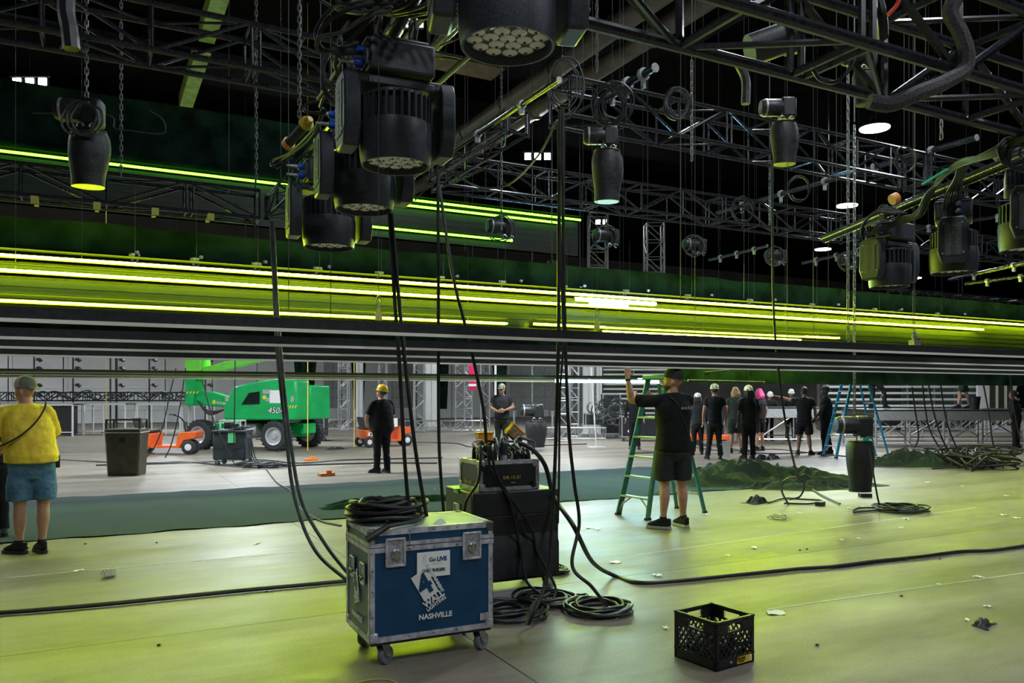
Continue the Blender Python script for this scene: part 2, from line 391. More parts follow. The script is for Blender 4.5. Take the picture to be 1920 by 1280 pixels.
truss_b(-160, 640, 9.45, 5.33, 'black box truss crossing the upper left corner', size=.5, r=.034, bay=1.05, br=.022)
truss_b(-140, 487, 12.07, 4.18, 'black box truss above the drape at left, below the upper green line', size=.4, r=.027, bay=.9, br=.018)
truss_b(1068, 1735, 8.9, 5.26, 'middle black truss running from the cable hung corner to the right', size=.5, r=.03, bay=.95, br=.02)
truss_b(1745, 2150, 8.9, 5.26, 'continuation of the middle black truss at the right edge', size=.5, r=.03, bay=.95, br=.02)
truss_b(832, 1612, 12.3, 5.1, 'rear black truss crossing the centre below the middle truss', size=.5, r=.028, bay=1.0, br=.018)
truss_b(1640, 2150, 12.3, 5.1, 'rear black truss behind the hanging moving lights at right', size=.5, r=.028, bay=1.0, br=.018)
truss_b(1690, 2150, 14.0, 4.0, 'low black truss behind the moving lights at right edge', size=.4, r=.022, bay=.9, br=.013)
# trusses running away from the camera (along Y)
def truss_y(a, y0, y1, z, label, **k): return box_truss((a, y0, z), (a, y1, z), label, **k)
pT2 = OB(487, 400, 12.3)
truss_y(pT2.x + .35, 4.0, 12.0, 4.18, 'black truss running toward the viewer over the row of moving lights', size=.3, r=.024, bay=.8, br=.012)
pc = OB(835, 300, 12.3); pd = OB(1060, 240, 8.9)
truss_y(pc.x, 9.45, 12.2, 5.1, 'short black truss joining the middle and rear trusses', size=.3, r=.024, bay=.7, br=.012)
# far grey towers and trusses near the back
# ============================================================ round pipes
def pipe(p0, p1, r, label, m='truss', clamps=3, group='black scaffold pipes lying across the trusses'):
    p0 = V(p0); p1 = V(p1); t = thing('scaffold_pipe', label, 'pipe', p0, 0, group)
    d = (p1 - p0).normalized(); hollow = MB(); hollow.path([p0, p1], r, 14)
    part('tube', hollow, m, t, world=True)
    part('end_cap', MB().tube(p1, p1 + d * .012, r * 1.12, 14), 'alu_dull', t, world=True)
    if p0.z > 3.5 or clamps == 0:
        for f in (.2, .8): q = p0.lerp(p1, f); part('hanger', MB().tube(q, V((q.x, q.y, CEIL - .02)), .002, 5), 'wire', t, world=True)
    for i in range(clamps):
        q = p0.lerp(p1, (i + .7) / (clamps + .4)); part('clamp', MB().tube(q - d * .03, q + d * .03, r * 1.6, 10).box(q + V((0, 0, -r * 2)), (.05, .05, r * 3)), 'alu_dull', t, world=True)
def pipe_px(a, b, z, r, label, **k):  # image points on a pipe of height z
    pipe(W(a[0], a[1], (z - CAMZ) * FPX / (CY - a[1])), W(b[0], b[1], (z - CAMZ) * FPX / (CY - b[1])), r, label, **k)
pipe_px((1130, 183), (1228, 127), 5.85, .055, 'thick black pipe stub rising over the middle truss')
pipe_px((1345, 398), (1831, 258), 5.85, .05, 'long black pipe crossing from the rear truss to the upper right', clamps=5)
pipe_px((1505, 493), (1640, 462), 4.9, .04, 'short black pipe left of the hanging moving light')
pipe_px((1330, 487), (1438, 461), 4.9, .035, 'thin black pipe over the drape behind the rear truss')
pipe_px((1700, 432), (1920, 398), 4.9, .03, 'thin black pipe between the hanging moving lights')
pipe_px((1780, 524), (1960, 484), 4.1, .035, 'pale edged pipe low at the right edge', clamps=2)
pipe_px((1810, 532), (1960, 512), 3.9, .03, 'lowest thin pipe at the right edge', clamps=2)
pipe_px((660, 408), (1048, 150), 5.0, .032, 'black pipe slanting up to the cable hung corner', clamps=6)

# ============================================================ LED battens and drapes
FB = 11.5                                  # plane of the hanging LED fascia
def zB(px, py, b): return OB(px, py, b).z
def drape_mesh(x0, x1, y, z0, z1, amp=.07, nx=260, nz=14, seed=1, th=.02, swag=.0):
    rnd = random.Random(seed); ph = [(rnd.uniform(.5, 6), rnd.uniform(0, 6.3), rnd.uniform(.3, 1)) for _ in range(7)]
    def off(x, z):
        s = sum(a * math.sin(f * x + p + .25 * f * math.sin(z * 1.1 + p)) for f, p, a in ph) / 3
        return amp * s
    mb = MB()
    def fn(u, v, o=0):
        x = x0 + (x1 - x0) * u; z = z0 + (z1 - z0) * v
        if v > .98 and swag: z -= swag * abs(math.sin(x * 1.4))
        return V((x, y + off(x, z) + o, z))
    mb.grid(nx, nz, fn); mb.grid(nx, nz, lambda u, v: fn(u, v, th)); return mb
ztop = zB(0, 378, 12.3)
solo('stage_drape', drape_mesh(aB(-300, 12.3), aB(2350, 12.3), 12.6, 2.45, 3.98, seed=3, amp=.11), 'drape', 'long dark cloth drape hanging behind the lit lines under the trusses', 'drape')
# fascia: glossy black slatted board behind the LED lines
zt, zb = zB(0, 470, FB), zB(0, 596, FB)
def slat_board(x0, x1, y, z0, z1, n, th=.03):
    mb = MB(); h = (z1 - z0) / n
    for i in range(n): mb.box(((x0 + x1) / 2, y + (.006 if i % 2 else 0), z0 + h * (i + .5)), (x1 - x0, th, h * .985))
    return mb
solo('lighting_fascia', slat_board(aB(-300, FB), aB(2350, FB), FB + .12, zb, zt, 16), 'fascia', 'long black slatted board lit yellow green by the glowing lines', 'fascia board')
solo('skirt_drape', drape_mesh(aB(1292, FB), aB(2350, FB), FB + .25, 1.80, 2.6, amp=.02, nx=200, seed=9), 'drape', 'dark green skirt cloth hanging lowest at the right behind the bars', 'drape')
def batten(x0, x1, y, z, label, strip='led_yg', sw=.03, housing=.05, group='lit green LED battens', off=.05):
    t = thing('led_batten', label, 'light batten', (x0, y, z), 0, group)
    part('housing', MB().box(((x1 - x0) / 2, .03, .0), (x1 - x0, .035, housing)), 'blackmetal', t)
    part('led_strip', MB().box(((x1 - x0) / 2, -off / 2, .0), (x1 - x0, .02, sw)), strip, t)
    part('light_blocking_shelf', MB().box(((x1 - x0) / 2, -.055, .075), (x1 - x0, .21, .006)), 'matte', t)  # shelf added to stop LED light rising to the trusses
    for k in (.08, .92): part('hanger', MB().tube(((x1 - x0) * k, .03, .0), ((x1 - x0) * k, .03, CEIL - z - .01), .002, 5), 'wire', t)
    return t
def batten_px(px0, py0, px1, label, b=FB, **k):
    z = zB(px0, py0, b); return batten(aB(px0, b), aB(px1, b), b, z, label, **k)
x = batten_px
def lb(pa, pb, y0, px_ref, label, b=FB, **k):
    z = zB(px_ref, y0, b); return batten(aB(pa, b), aB(pb, b), b, z, label, **k)
lb(-300, 2200, 478, 0, 'topmost lit yellow green line, running the full width')
lb(-300, 1842, 506, 0, 'second lit yellow green line, ending short of the right edge')
lb(-300, 950, 563, 0, 'third lit yellow green line on the left half', sw=.024)
lb(1000, 1572, 607, 1000, 'fourth lit yellow green line, right of the hanging cables', sw=.022)
lb(1130, 1500, 621, 1130, 'short lowest lit yellow green line under the blue glow', sw=.022)
# cool white fixtures amid the green lines
def tube_light(px0, px1, py, b, label, sw=.035):
    z = zB(px0, py, b); t = thing('tube_light', label, 'light tube', (aB(px0, b), b - .12, z), 0)
    L = aB(px1, b) - aB(px0, b)
    part('housing', MB().box((L / 2, .03, 0), (L, .03, sw + .02)), 'blackmetal', t); part('led_strip', MB().box((L / 2, 0, 0), (L, .02, sw)), 'led_w', t)
    for k in (.1, .9): part('hanger', MB().tube((L * k, .03, 0), (L * k, .03, CEIL - z - .01), .002, 5), 'wire', t)
tube_light(1072, 1222, 561, FB, 'blue white tube light glowing between the green lines', .05)
tube_light(1098, 1170, 571, FB, 'shorter blue white tube light just below the other', .04)
# the upper green ring, further away
UB = 18.5
z1, z3 = zB(0, 283, UB), zB(735, 429, UB)
xr = aB(1088, UB)
solo('upper_fascia', slat_board(aB(-300, UB), xr, UB + .12, z3 - .2, z1 + .05, 14), 'fascia', 'high slatted board behind the trusses lit pure green', 'fascia board')
solo('upper_drape', drape_mesh(aB(-300, UB), aB(620, UB), UB + .22, z1 - .2, z1 + 1.5, seed=5, nx=160, amp=.03), 'drape', 'high dark drape glowing green above the upper lit line at left', 'drape')
lb(-300, 1088, 283, 0, 'uppermost pure green line behind the left truss', b=UB, strip='led_g', sw=.045)
lb(600, 1055, 382, 735, 'second pure green line behind the truss corner', b=UB, strip='led_g', sw=.045)
lb(600, 960, 429, 735, 'lowest pure green line just above the drape', b=UB, strip='led_g', sw=.045)
# small outrigger arms carrying clamps above the top line
k = 0
for px in range(255, 1900, 118):
    b0 = FB + .1; xx = aB(px, b0); zz = zB(0, 478, FB) + .1
    t = thing('outrigger_arm', 'small black outrigger arm with clamp above the topmost lit line', 'arm', (xx, b0, zz), 0, 'outrigger arms above the topmost line')
    part('arm_tube', MB().tube((0, .45, .02), (0, -.25, .0), .018, 8), 'truss', t)
    part('clamp', MB().box((0, .42, .06), (.09, .07, .12)).tube((-.07, .42, .1), (.07, .42, .1), .022, 8), 'alu_dull', t)
    part('safety_clip', MB().lathe([(.02, -.02), (.03, 0), (.02, .02)], 8, (0, -.26, .03)), 'white', t)
    part('hanger', MB().tube((0, .3, .0), (0, .3, 1.0), .003, 5), 'wire', t)
# unlit battens low across the frame
LOW = [(3.88, 'nearest low black bar with an unlit pale strip, across the whole frame'), (5.12, 'second low black bar from the viewer, pale strip unlit'),
       (6.17, 'third low black bar from the viewer, pale strip unlit'), (7.42, 'fourth low black bar, touched by the man at the ladder')]
for b, lab in LOW:
    t = thing('low_batten', lab, 'light batten', (0, b, 1.905), 0, 'low unlit black battens'); x0, x1 = aB(-500, b), aB(2450, b)
    part('housing', MB().box(((x0 + x1) / 2, .05, .028), (x1 - x0, .09, .044)), 'blackmetal', t)
    part('diffuser_strip', MB().box(((x0 + x1) / 2, -.002, .0), (x1 - x0, .02, .016)), 'offwhite', t)
    part('top_panel', MB().box(((x0 + x1) / 2, .07, .054), (x1 - x0, .13, .008)), 'case_black', t)
    for px in (-200, 2100): part('hanger', MB().tube((aB(px, b), .07, .05), (aB(px, b), .07, CEIL - 1.95), .003, 5), 'wire', t)
for b, lab in ((13.2, 'thin far bar with yellow light in its colour, first below the low battens'), (15.0, 'thin far bar with yellow light in its colour, second below the low battens'), (17.4, 'thin far bar with yellow light in its colour, lowest of the three')):
    t = thing('thin_batten', lab, 'light batten', (0, b, 1.905), 0, 'thin far battens'); x0, x1 = aB(-400, b), aB(1390, b)
    part('housing', MB().box(((x0 + x1) / 2, .03, .03), (x1 - x0, .05, .04)), 'yellow_lit_bar', t); part('diffuser_strip', MB().box(((x0 + x1) / 2, -.002, 0), (x1 - x0, .02, .012)), 'offwhite', t)
tube_light(1035, 1228, 714, 13.0, 'blue white tube light at head height behind the ladder', .05)
tube_light(1190, 1290, 709, 13.6, 'short blue white tube light behind the head of the man at the ladder', .03)
# rigging hooks with yellow green tags on the nearest batten
for px, py in ((717, 604), (1130, 627)):
    p = OB(px, py, 3.9); p.z = 2.0
    p.y += .06
    t = thing('rigging_hook', 'safety hook on a wire with a %s tag above the nearest bar' % ('yellow green' if px < 900 else 'dull yellow'), 'hook', p)
    part('tag', MB().box((0, 0, .0), (.035, .012, .045)).box((0, 0, .03), (.015, .01, .03)), 'yellow_tag', t)
    part('carabiner', MB().path([V((.011 * math.cos(a), 0, .08 + .028 * math.sin(a))) for a in [i * PI / 6 for i in range(12)]], .003, 6, closed=True), 'steel', t)
    part('wire', MB().tube((0, 0, .108), (0, 0, 4.0), .0018, 5), 'wire', t)

# small yellow edged clamps under the drape truss, and a wrapped bundle high at left
for px in (65, 182, 291, 395):
    p = OB(px, 380, 12.07); p.z = 4.12; solo('truss_clamp', MB().box(p, (.09, .07, .10)).box(p + V((0, .2, .02)), (.05, .4, .04)), 'yellow_tag', 'small yellow green clamp hanging under the left drape truss', 'clamp', 'yellow green clamps under the left drape truss')
# far pale truss towers seen above the drape
for px, d, sz, lab in ((1102, 36, .8, 'tall pale truss tower far behind, above the drape near centre'), (1208, 38, .8, 'tall pale truss tower far behind, right of the other one')):
    p = W(px, CY, d); box_truss((p.x, p.y, .0), (p.x, p.y, 9.6), lab, size=sz, r=.04, bay=.8, br=.022, m='alu_dull', up=RT, plates=False, group='pale far truss towers')
for (q, lab) in (((10, 1083, 560, 1034), 'faint chalk line on the concrete at left'), ((1195, 1040, 1830, 951), 'faint chalk line on the concrete at right'), ((1440, 1142, 1960, 1068), 'faint chalk line right of the crate')):
    a, b = G(q[0], q[1], .0015), G(q[2], q[3], .0015); solo('chalk_line', MB().bar(a, b, .010, .002), 'offwhite', lab, 'marking')
# ============================================================ moving head lights
def led_wash(label, first=[None], group='moving head wash lights'):
    if first[0] is not None:
        t = copy_tree(first[0]); t['label'] = label; return t
    # local frame: hangs from z=0 (pipe axis); camera side is -Y; head axis points down
    t = thing('moving_light', label, 'stage light', (0, 0, 0), 0, group)
    mb = MB(); mb.box((0, 0, -.215), (.36, .30, .17)).box((0, 0, -.12), (.30, .26, .03))
    part('base', mb, 'fixture', t, bevel=.02)
    for x in (-.1, .1):
        cl = MB(); cl.path([V((x, .055 * math.cos(a), .055 * math.sin(a))) for a in [i * PI / 5 - PI / 2 for i in range(10)]], .013, 6, closed=True); cl.box((x, 0, -.08), (.04, .05, .05)); part('pipe_clamp', cl, 'blackmetal', t)
    for z in (-.18, -.245):
        s = part('power_plug', MB().lathe([(.022, 0), (.024, .01), (.024, .055), (.019, .06)], 12, (-.18, -.04, z), Matrix.Rotation(-PI / 2, 3, 'Y')), 'blue_plug', t, label='blue power plug')
        part('plug_boot', MB().lathe([(.015, .06), (.012, .1), (.008, .14)], 10, (-.18, -.04, z), Matrix.Rotation(-PI / 2, 3, 'Y')), 'alu_dull', s)
    gr = MB()
    for i in range(9): gr.box((-.185, -.12 + i * .03, -.21), (.015, .008, .12))
    gr.box((-.185, 0, -.145), (.02, .28, .012)).box((-.185, 0, -.275), (.02, .28, .012)); part('side_grille', gr, 'fixture', t)
    # yoke: cross piece + two arms with chamfered tops
    yk = MB()
    yk.box((0, 0, -.33), (.46, .20, .055))
    part('yoke_bridge', yk, 'fixture', t, bevel=.012)
    for s in (-1, 1):
        arm = MB(); prof = [(.09, -.30), (.12, -.36), (.125, -.60), (.09, -.70), (-.09, -.70), (-.125, -.60), (-.12, -.36), (-.09, -.30)]
        arm.prism([(x, z) for x, z in prof], -.045, .045, Matrix.Rotation(PI / 2, 3, 'Z'), (s * .262, 0, 0))
        a = part('yoke_arm', arm, 'fixture', t, bevel=.014)
        inset = MB().box((s * .309, 0, -.50), (.006, .13, .28)); cv = part('arm_cover', inset, 'fixture_cover', a); Q = (Matrix.Rotation(s * PI / 2, 3, 'Z') @ Matrix.Rotation(PI / 2, 3, 'X') @ Matrix.Rotation(-PI / 2, 3, 'Z')).to_euler(); text('lettering', 'LEDWASH', .062, 'fixture', cv, (s * .3125, 0, -.50), Q)
        for (y, z) in ((.07, -.36), (-.07, -.36), (.08, -.62), (-.08, -.62)): part('screw', MB().lathe([(.008, 0), (.008, .006)], 8, (s * .308, y, z), Matrix.Rotation(s * PI / 2, 3, 'Y')), 'alu_dull', a)
    # head
    HZ = -.56; hd = MB()
    hd.lathe([(.05, .185), (.15, .18), (.182, .165), (.184, .15), (.150, .148), (.150, .02), (.195, .018), (.200, -.02), (.196, -.14), (.186, -.20), (.176, -.20), (.172, -.165)], 40, (0, 0, HZ))
    h = part('head', hd, 'fixture', t)
    fins = MB()
    for i in range(30):
        a = 2 * PI * i / 30; R = Matrix.Rotation(a, 3, 'Z'); fins.box(R @ V((.180, 0, .085)) + V((0, 0, HZ)), (.026, .014, .15), R, .96)
    part('cooling_fins', fins, 'fixture', h); part('fin_gap_shell', MB().lathe([(.160, .148), (.162, .02)], 40, (0, 0, HZ)), 'fixture_dark', h)
    part('lens_plate', MB().lathe([(.168, -.158), (.168, -.150)], 32, (0, 0, HZ)), 'lens_plate', h)
    pos = [(0, 0)] + [(.068 * math.cos(i * PI / 3), .068 * math.sin(i * PI / 3)) for i in range(6)] + [(.132 * math.cos(i * PI / 6 + .26), .132 * math.sin(i * PI / 6 + .26)) for i in range(12)]
    lm = MB().lathe([(.033, -.162), (.032, -.168), (.02, -.174), (.008, -.176), (.004, -.171)], 16).mesh('lens', M['lens'])
    cm = MB().lathe([(.007, -.176), (.006, -.182)], 8).mesh('lens_pin', M['lens_core'])
    for (x, y) in pos:
        l = bpy.data.objects.new('lens', lm); COL.objects.link(l); l.parent = h; l.location = (x, y, HZ)
        l = bpy.data.objects.new('lens_pin', cm); COL.objects.link(l); l.parent = h; l.location = (x, y, HZ)
    part('handle_bar', MB().box((0, -.115, -.35), (.36, .02, .04)), 'fixture', t, bevel=.006)
    first[0] = t
    return t
TI = {}
def place_ml(px, py, d, rz, label, sc=1.0, tilt=0.0):   # px,py = lens centre
    t = led_wash(label); p = W(px, py, d); t.location = (p.x, p.y, p.z + .725 * sc); t.rotation_euler = (tilt, 0, rz + ANG - PI / 2); t.scale = (sc,) * 3
    return t.location.copy()
mls = [(952, 72, 3.15, .2, 'moving head light nearest the viewer, cut by the top edge'), (742, 300, 4.35, .42, 'big moving head light left of centre with bright lens cluster'),
       (683, 384, 5.2, .42, 'third moving head light in the central row, below the big one'), (617, 456, 6.05, .42, 'lowest moving head light of the central row')]
mlp = [place_ml(*m) for m in mls]
TILT = {}
mrs = [(1668, 532, 8.0, .5, 'left one of the hanging moving head lights at the right edge'), (1788, 505, 7.2, 1.05, 'hanging moving head light seen from its side arm at right'),
       (1925, 462, 6.3, 1.05, 'moving head light cut by the right edge')]
mrp = [place_ml(*m) for m in mrs]
# supporting pipes through the clamps
def support_pipe(pts, e0, e1, label):
    a, b = V(pts[0]), V(pts[-1]); d = (b - a).normalized(); p0, p1 = a - d * e0, b + d * e1
    t = thing('lighting_pipe', label, 'pipe', p0); part('tube', MB().tube(p0, p1, .048, 16), 'truss', t, world=True)
    for q in (p0 + d * .25, p1 - d * .25): part('hanger', MB().tube(q, V((q.x, q.y, CEIL - .02)), .004, 6), 'wire', t, world=True)
support_pipe(mlp[1:], .7, .6, 'black pipe carrying the central row of moving lights'); support_pipe(mrp, 1.2, .5, 'black lighting pipe slanting up to the right edge with cables strapped on it')
support_pipe([mlp[0] + V((-.4, .0, 0)), mlp[0] + V((.5, 0, 0))], .5, .5, 'short black pipe holding the nearest moving light')

# ------------------------------------------------------------ cables
def cable(pts, r, label, m='rubber', group=None, name='hanging_cable', k=8, cat='cable', jit=0):
    q = spline(pts, k)
    if jit: q = [p + V((random.uniform(-jit, jit), random.uniform(-jit, jit), 0)) for p in q]
    return solo(name, MB().path(q, r, 8), m, label, cat, group)
def cpx(L): return [W(*p) for p in L]
rnd = random.Random(11)
def loop_bundle(c, n, R0, r, label, m='rubber', ax=None, flat=1.0, name='cable_loop', group=None, squash=1.0, tail=None):
    """a tied bundle of cable loops, one continuous cable"""
    pts = []; c = V(c); ax = ax or Matrix.Identity(3)
    ph = rnd.uniform(0, 6)
    for i in range(n * 14):
        a = 2 * PI * i / 14 + ph; t = i / (n * 14)
        R = R0 * (1 + .16 * math.sin(i * .37 + ph) + rnd.uniform(-.05, .05)); h = (rnd.uniform(-.5, .5)) * .09 * R0 * flat
        pts.append(c + ax @ V((R * math.cos(a), squash * R * math.sin(a), h)))
    if tail: pts += [V(p) for p in tail]
    return solo(name, MB().path(spline(pts, 3), r, 6), m, label, 'cable', group)
VERT = Matrix((RT, V((0, 0, 1)), -FW)).transposed()      # loops hanging in a plane facing the viewer
# wiring around the central moving lights
g = 'wiring of the central moving lights'
for i, L in enumerate([[(735, 20, 4.0), (690, 30, 4.0), (640, 60, 4.0), (600, 70, 4.05), (598, 95, 4.1), (640, 90, 4.15), (672, 80, 4.2)],
        [(760, 5, 4.0), (700, 8, 4.0), (648, 20, 4.0), (606, 50, 4.05), (600, 88, 4.1), (650, 98, 4.15), (680, 98, 4.2)],
        [(720, -5, 4.0), (660, 5, 3.9), (620, 18, 4.0), (592, 60, 4.1), (606, 92, 4.1), (630, 100, 4.2), (668, 100, 4.2)],
        [(655, 40, 4.2), (640, 62, 4.2), (636, 82, 4.2), (642, 110, 4.3), (620, 150, 4.6), (596, 186, 4.9)],
        [(700, 30, 4.1), (630, 110, 4.3), (638, 150, 4.5), (610, 175, 4.8), (600, 200, 5.0)],
        [(600, 190, 5.0), (574, 195, 5.0), (572, 208, 5.0), (600, 212, 5.0), (612, 206, 5.0)],
        [(606, 202, 5.0), (590, 240, 5.2), (545, 285, 5.6), (512, 300, 5.8), (512, 310, 5.8), (548, 296, 5.8)],
        [(610, 210, 5.0), (580, 262, 5.4), (530, 300, 5.8), (520, 314, 5.8), (552, 288, 5.8)]]):
    cable(cpx(L), .011 if i < 6 else .009, 'black power cable looping beside the central moving lights', 'rubber' if i % 3 else 'cable_green', g)
for i in range(5): loop_bundle(W(632 + i * 5, 128 + i * 5, 4.5), 2, .075 + .012 * i, .006, 'coiled signal cable loops left of the big moving light', 'cable_green' if i % 2 else 'rubber', VERT, group='coiled signal loops at the central lights', squash=1.5)
for i in range(6):
    x0 = 560 + 30 * i
    cable(cpx([(x0 + 40, 0, 4.2), (x0 + 75, 18 + i * 3, 4.2), (x0 + 120, 24, 4.1), (x0 + 170, 8 + i * 2, 4.0), (x0 + 200, -14, 3.9)]), .010, 'black cable draped over the central lighting pipe at the top edge', 'rubber' if i % 2 else 'cable_green', 'cables over the central pipe')
# yellow-black connector
p0, p1 = W(580, 225, 5.1), W(538, 272, 5.3); d = (p1 - p0)
t = thing('inline_connector', 'black cable connector with yellow and orange ends hanging left of the moving lights', 'connector', p0)
part('body', MB().tube(p0 + d * .1, p1, .032, 14), 'bag_black', t, world=True); part('yellow_ring', MB().path([p0 - d * .05, p0 + d * .08, p0 + d * .18], [.02, .045, .045], 14), 'yellow_plug', t, world=True)
part('orange_ring', MB().path([p1 - d * .12, p1, p1 + d * .06], [.042, .04, .02], 14), 'orange_plug', t, world=True)
# wiring at the right lights
g = 'wiring along the right lighting pipe'
for i in range(12):
    o = rnd.uniform(-10, 10); e = rnd.uniform(-8, 8)
    cable(cpx([(1925, 250 + o, 5.76), (1860, 285 + o, 6.03), (1800, 305 + e, 6.42), (1765, 330 + o, 6.68), (1740 + e, 365, 6.94), (1722 + e, 395 + o, 7.34), (1690, 412 + e, 7.60), (1650, 425 + o, 7.73), (1628 + e, 440, 7.86)]), .009, 'black cable strapped along the right lighting pipe', 'rubber', g)
for i in range(6):
    cable(cpx([(1800 + 4 * i, 300, 6.42), (1790 + 3 * i, 335, 6.68), (1776 + 5 * i, 360, 6.94), (1768 + 6 * i, 392, 7.07)]), .009, 'black tail dropping from the pipe to the side seen moving light', 'cable_green' if i % 2 else 'rubber', 'tails to the side seen moving light')
for i in range(5):
    cable(cpx([(1700 - 5 * i, 400, 7.60), (1660 - 4 * i, 388 + 3 * i, 7.73), (1630 - 3 * i, 405 + 4 * i, 7.86), (1618, 432 + 3 * i, 7.99), (1640, 434, 7.99)]), .009, 'black tail looping into the left one of the right moving lights', 'cable_green' if i % 2 else 'rubber', 'tails to the left one of the right lights')
for i in range(5): loop_bundle(W(1900 + i * 5, 285 + i * 3, 5.90), 2, .10, .007, 'coiled cable loops beside the light at the right edge', 'rubber', VERT, group='coiled loops at the right edge')
solo('tape_band', MB().tube(W(1672, 375, 7.2), W(1682, 370, 7.21), .05, 12), 'orange_plug', 'orange tape band wrapped on the right lighting pipe', 'tape')
cable(cpx([(1730, 345, 6.81), (1750, 333, 6.68), (1775, 318, 6.55)]), .012, 'teal blue lead taped on the right lighting pipe', 'teal_tape')
# loops at the middle truss corner
g = 'cable loops hung on the middle truss corner'
for i in range(5): loop_bundle(W(1150 + rnd.uniform(-8, 8), 200 + rnd.uniform(-6, 6), 9.9), 2, .15 + .02 * i, .010, 'cable loops tied inside the middle truss near its corner', 'rubber', VERT, group=g, squash=1.2)
for i in range(4): loop_bundle(W(1058 + 2 * i, 160 + 3 * i, 9.8), 1, .17 + .02 * i, .010, 'cable loop hanging over the end of the middle truss', 'cable_green', VERT, group='cable loops over the truss end', squash=1.6)
for i in range(4): loop_bundle(W(1268 + 3 * i, 195, 9.4), 2, .13, .012, 'black loops hooked on the middle truss right of its corner', 'rubber', VERT, group='loops right of the corner', squash=1.3)
for (px, py) in ((1500, 355), (1700, 300), (1395, 395), (700, 270)):
    loop_bundle(W(px, py, 9.8), 2, .13, .009, 'small cable loop tied on a truss or pipe, %s' % {1500: 'over the rear truss', 1700: 'near the far round lamp', 1395: 'at the rear truss joint', 700: 'behind the big moving light'}[px], 'rubber', VERT, squash=1.2)
cable(cpx([(1045, 225, 9.6), (1010, 290, 10), (955, 345, 10.8), (905, 352, 11.5), (865, 335, 12), (832, 318, 12.2)]), .014, 'grey cable swagging below the cable hung corner to the rear truss', 'cable_green')
cable(cpx([(833, 312, 12.2), (812, 345, 12.2), (795, 358, 12.3), (778, 376, 12.4)]), .012, 'grey cable dropping from the rear truss corner', 'cable_green')
cable(cpx([(60, 212, 9), (200, 215, 9), (215, 240, 9), (245, 245, 9), (305, 250, 9), (306, 225, 9), (280, 207, 9)]), .008, 'thin loose cable loop above the left truss', 'cable_green')
# thick sleeve cable on the nearest truss
cable(cpx([(1800, -20, 4.6), (1782, 22, 4.6), (1800, 60, 4.6), (1812, 95, 4.6), (1808, 130, 4.6), (1770, 155, 4.55), (1720, 175, 4.5), (1670, 195, 4.5), (1630, 190, 4.5)]), .045, 'thick grey fabric cable sleeve draped over the nearest truss', mat('sleeve_cloth', (.055, .05, .055), .8, 0, 60, .3, bump=.4))
cable(cpx([(1640, -20, 4.6), (1652, 30, 4.6), (1655, 70, 4.7)]), .035, 'short thick ribbed hose hanging in the nearest truss')
cable(cpx([(1690, -10, 4.4), (1680, 12, 4.4), (1665, 28, 4.4)]), .012, 'short red lead inside the nearest truss', 'red')
t = solo('truss_motor', MB().path([W(1405, 95, 6.2), W(1475, 70, 6.2)], .12, 20).tube(W(1470, 72, 6.2), W(1488, 66, 6.2), .14, 20), 'blackmetal', 'round motor drum seen between the braces of the nearest truss', 'motor')
cable(cpx([(1385, 120, 6.2), (1398, 150, 6.2), (1398, 195, 6.2)]), .035, 'taped cable bundle hanging under the round motor drum', 'cable_green')
cable(cpx([(1600, 80, 4.6), (1598, 120, 4.6), (1570, 152, 4.6), (1540, 150, 4.6), (1525, 132, 4.6)]), .012, 'black cable loop hanging inside the nearest truss')

# long cables dropping through the frame
H = [([(508, 415, 5.6), (513, 520, 5.6), (520, 660, 5.5), (535, 800, 5.4), (552, 930, 5.3), (590, 1030, 5.2), (655, 1092, 5.15)], 'cable dropping from the left truss corner, left one of the pair'),
     ([(512, 415, 5.6), (519, 560, 5.6), (530, 700, 5.5), (545, 830, 5.4), (566, 940, 5.3), (610, 1020, 5.25), (655, 1078, 5.2)], 'cable dropping from the left truss corner, right one of the pair'),
     ([(730, 400, 4.9), (740, 560, 4.9), (750, 700, 4.9), (758, 850, 4.9), (767, 962, 4.9)], 'black cable left of centre falling onto the coil on the blue case'),
     ([(734, 400, 4.9), (748, 560, 4.9), (762, 700, 4.9), (780, 850, 4.9), (800, 968, 4.9)], 'black cable beside it bending right onto the blue case'),
     ([(821, 318, 5.6), (822, 500, 5.6), (822, 700, 5.6), (824, 850, 5.7), (836, 1000, 5.9), (850, 1090, 6.3)], 'straight black cable falling behind the blue case'),
     ([(823, 345, 5.9), (850, 520, 5.8), (880, 640, 5.8), (905, 760, 5.8), (912, 830, 5.9)], 'black cable slanting right down to the distribution rack'),
     ([(1050, 205, 5.2), (1048, 450, 5.2), (1047, 640, 5.2), (1042, 830, 5.2), (1036, 960, 5.2), (1026, 1080, 5.2), (1000, 1150, 5.1), (990, 1168, 5.15), (1000, 1132, 5.3), (1030, 1112, 5.5)], 'thick black cable right of the rack, looping on the floor'),
     ([(1055, 205, 5.6), (1056, 450, 5.6), (1060, 640, 5.6), (1066, 800, 5.6), (1076, 900, 5.6), (1086, 980, 5.6), (1073, 1060, 5.5), (1110, 1100, 5.5), (1140, 1140, 5.85)], 'black cable bending right down to the round floor coil'),
     ([(1448, 300, 8.5), (1450, 560, 8.5), (1460, 700, 8.5), (1478, 820, 8.9), (1497, 900, 9.6)], 'black cable at right of centre falling onto the crumpled cloth'),
     ([(1046, 230, 5.4), (1052, 500, 5.4), (1056, 640, 5.4), (1050, 740, 5.4), (1048, 900, 5.5), (1046, 980, 5.7)], 'thin black cable twisted round the pair beside the rack')]
for L, lab in H: cable(cpx(L), .0125 if 'thin' not in lab else .008, lab, 'cable_green' if 'left' in lab and 'pair' in lab else 'rubber', name='hanging_cable', k=10)
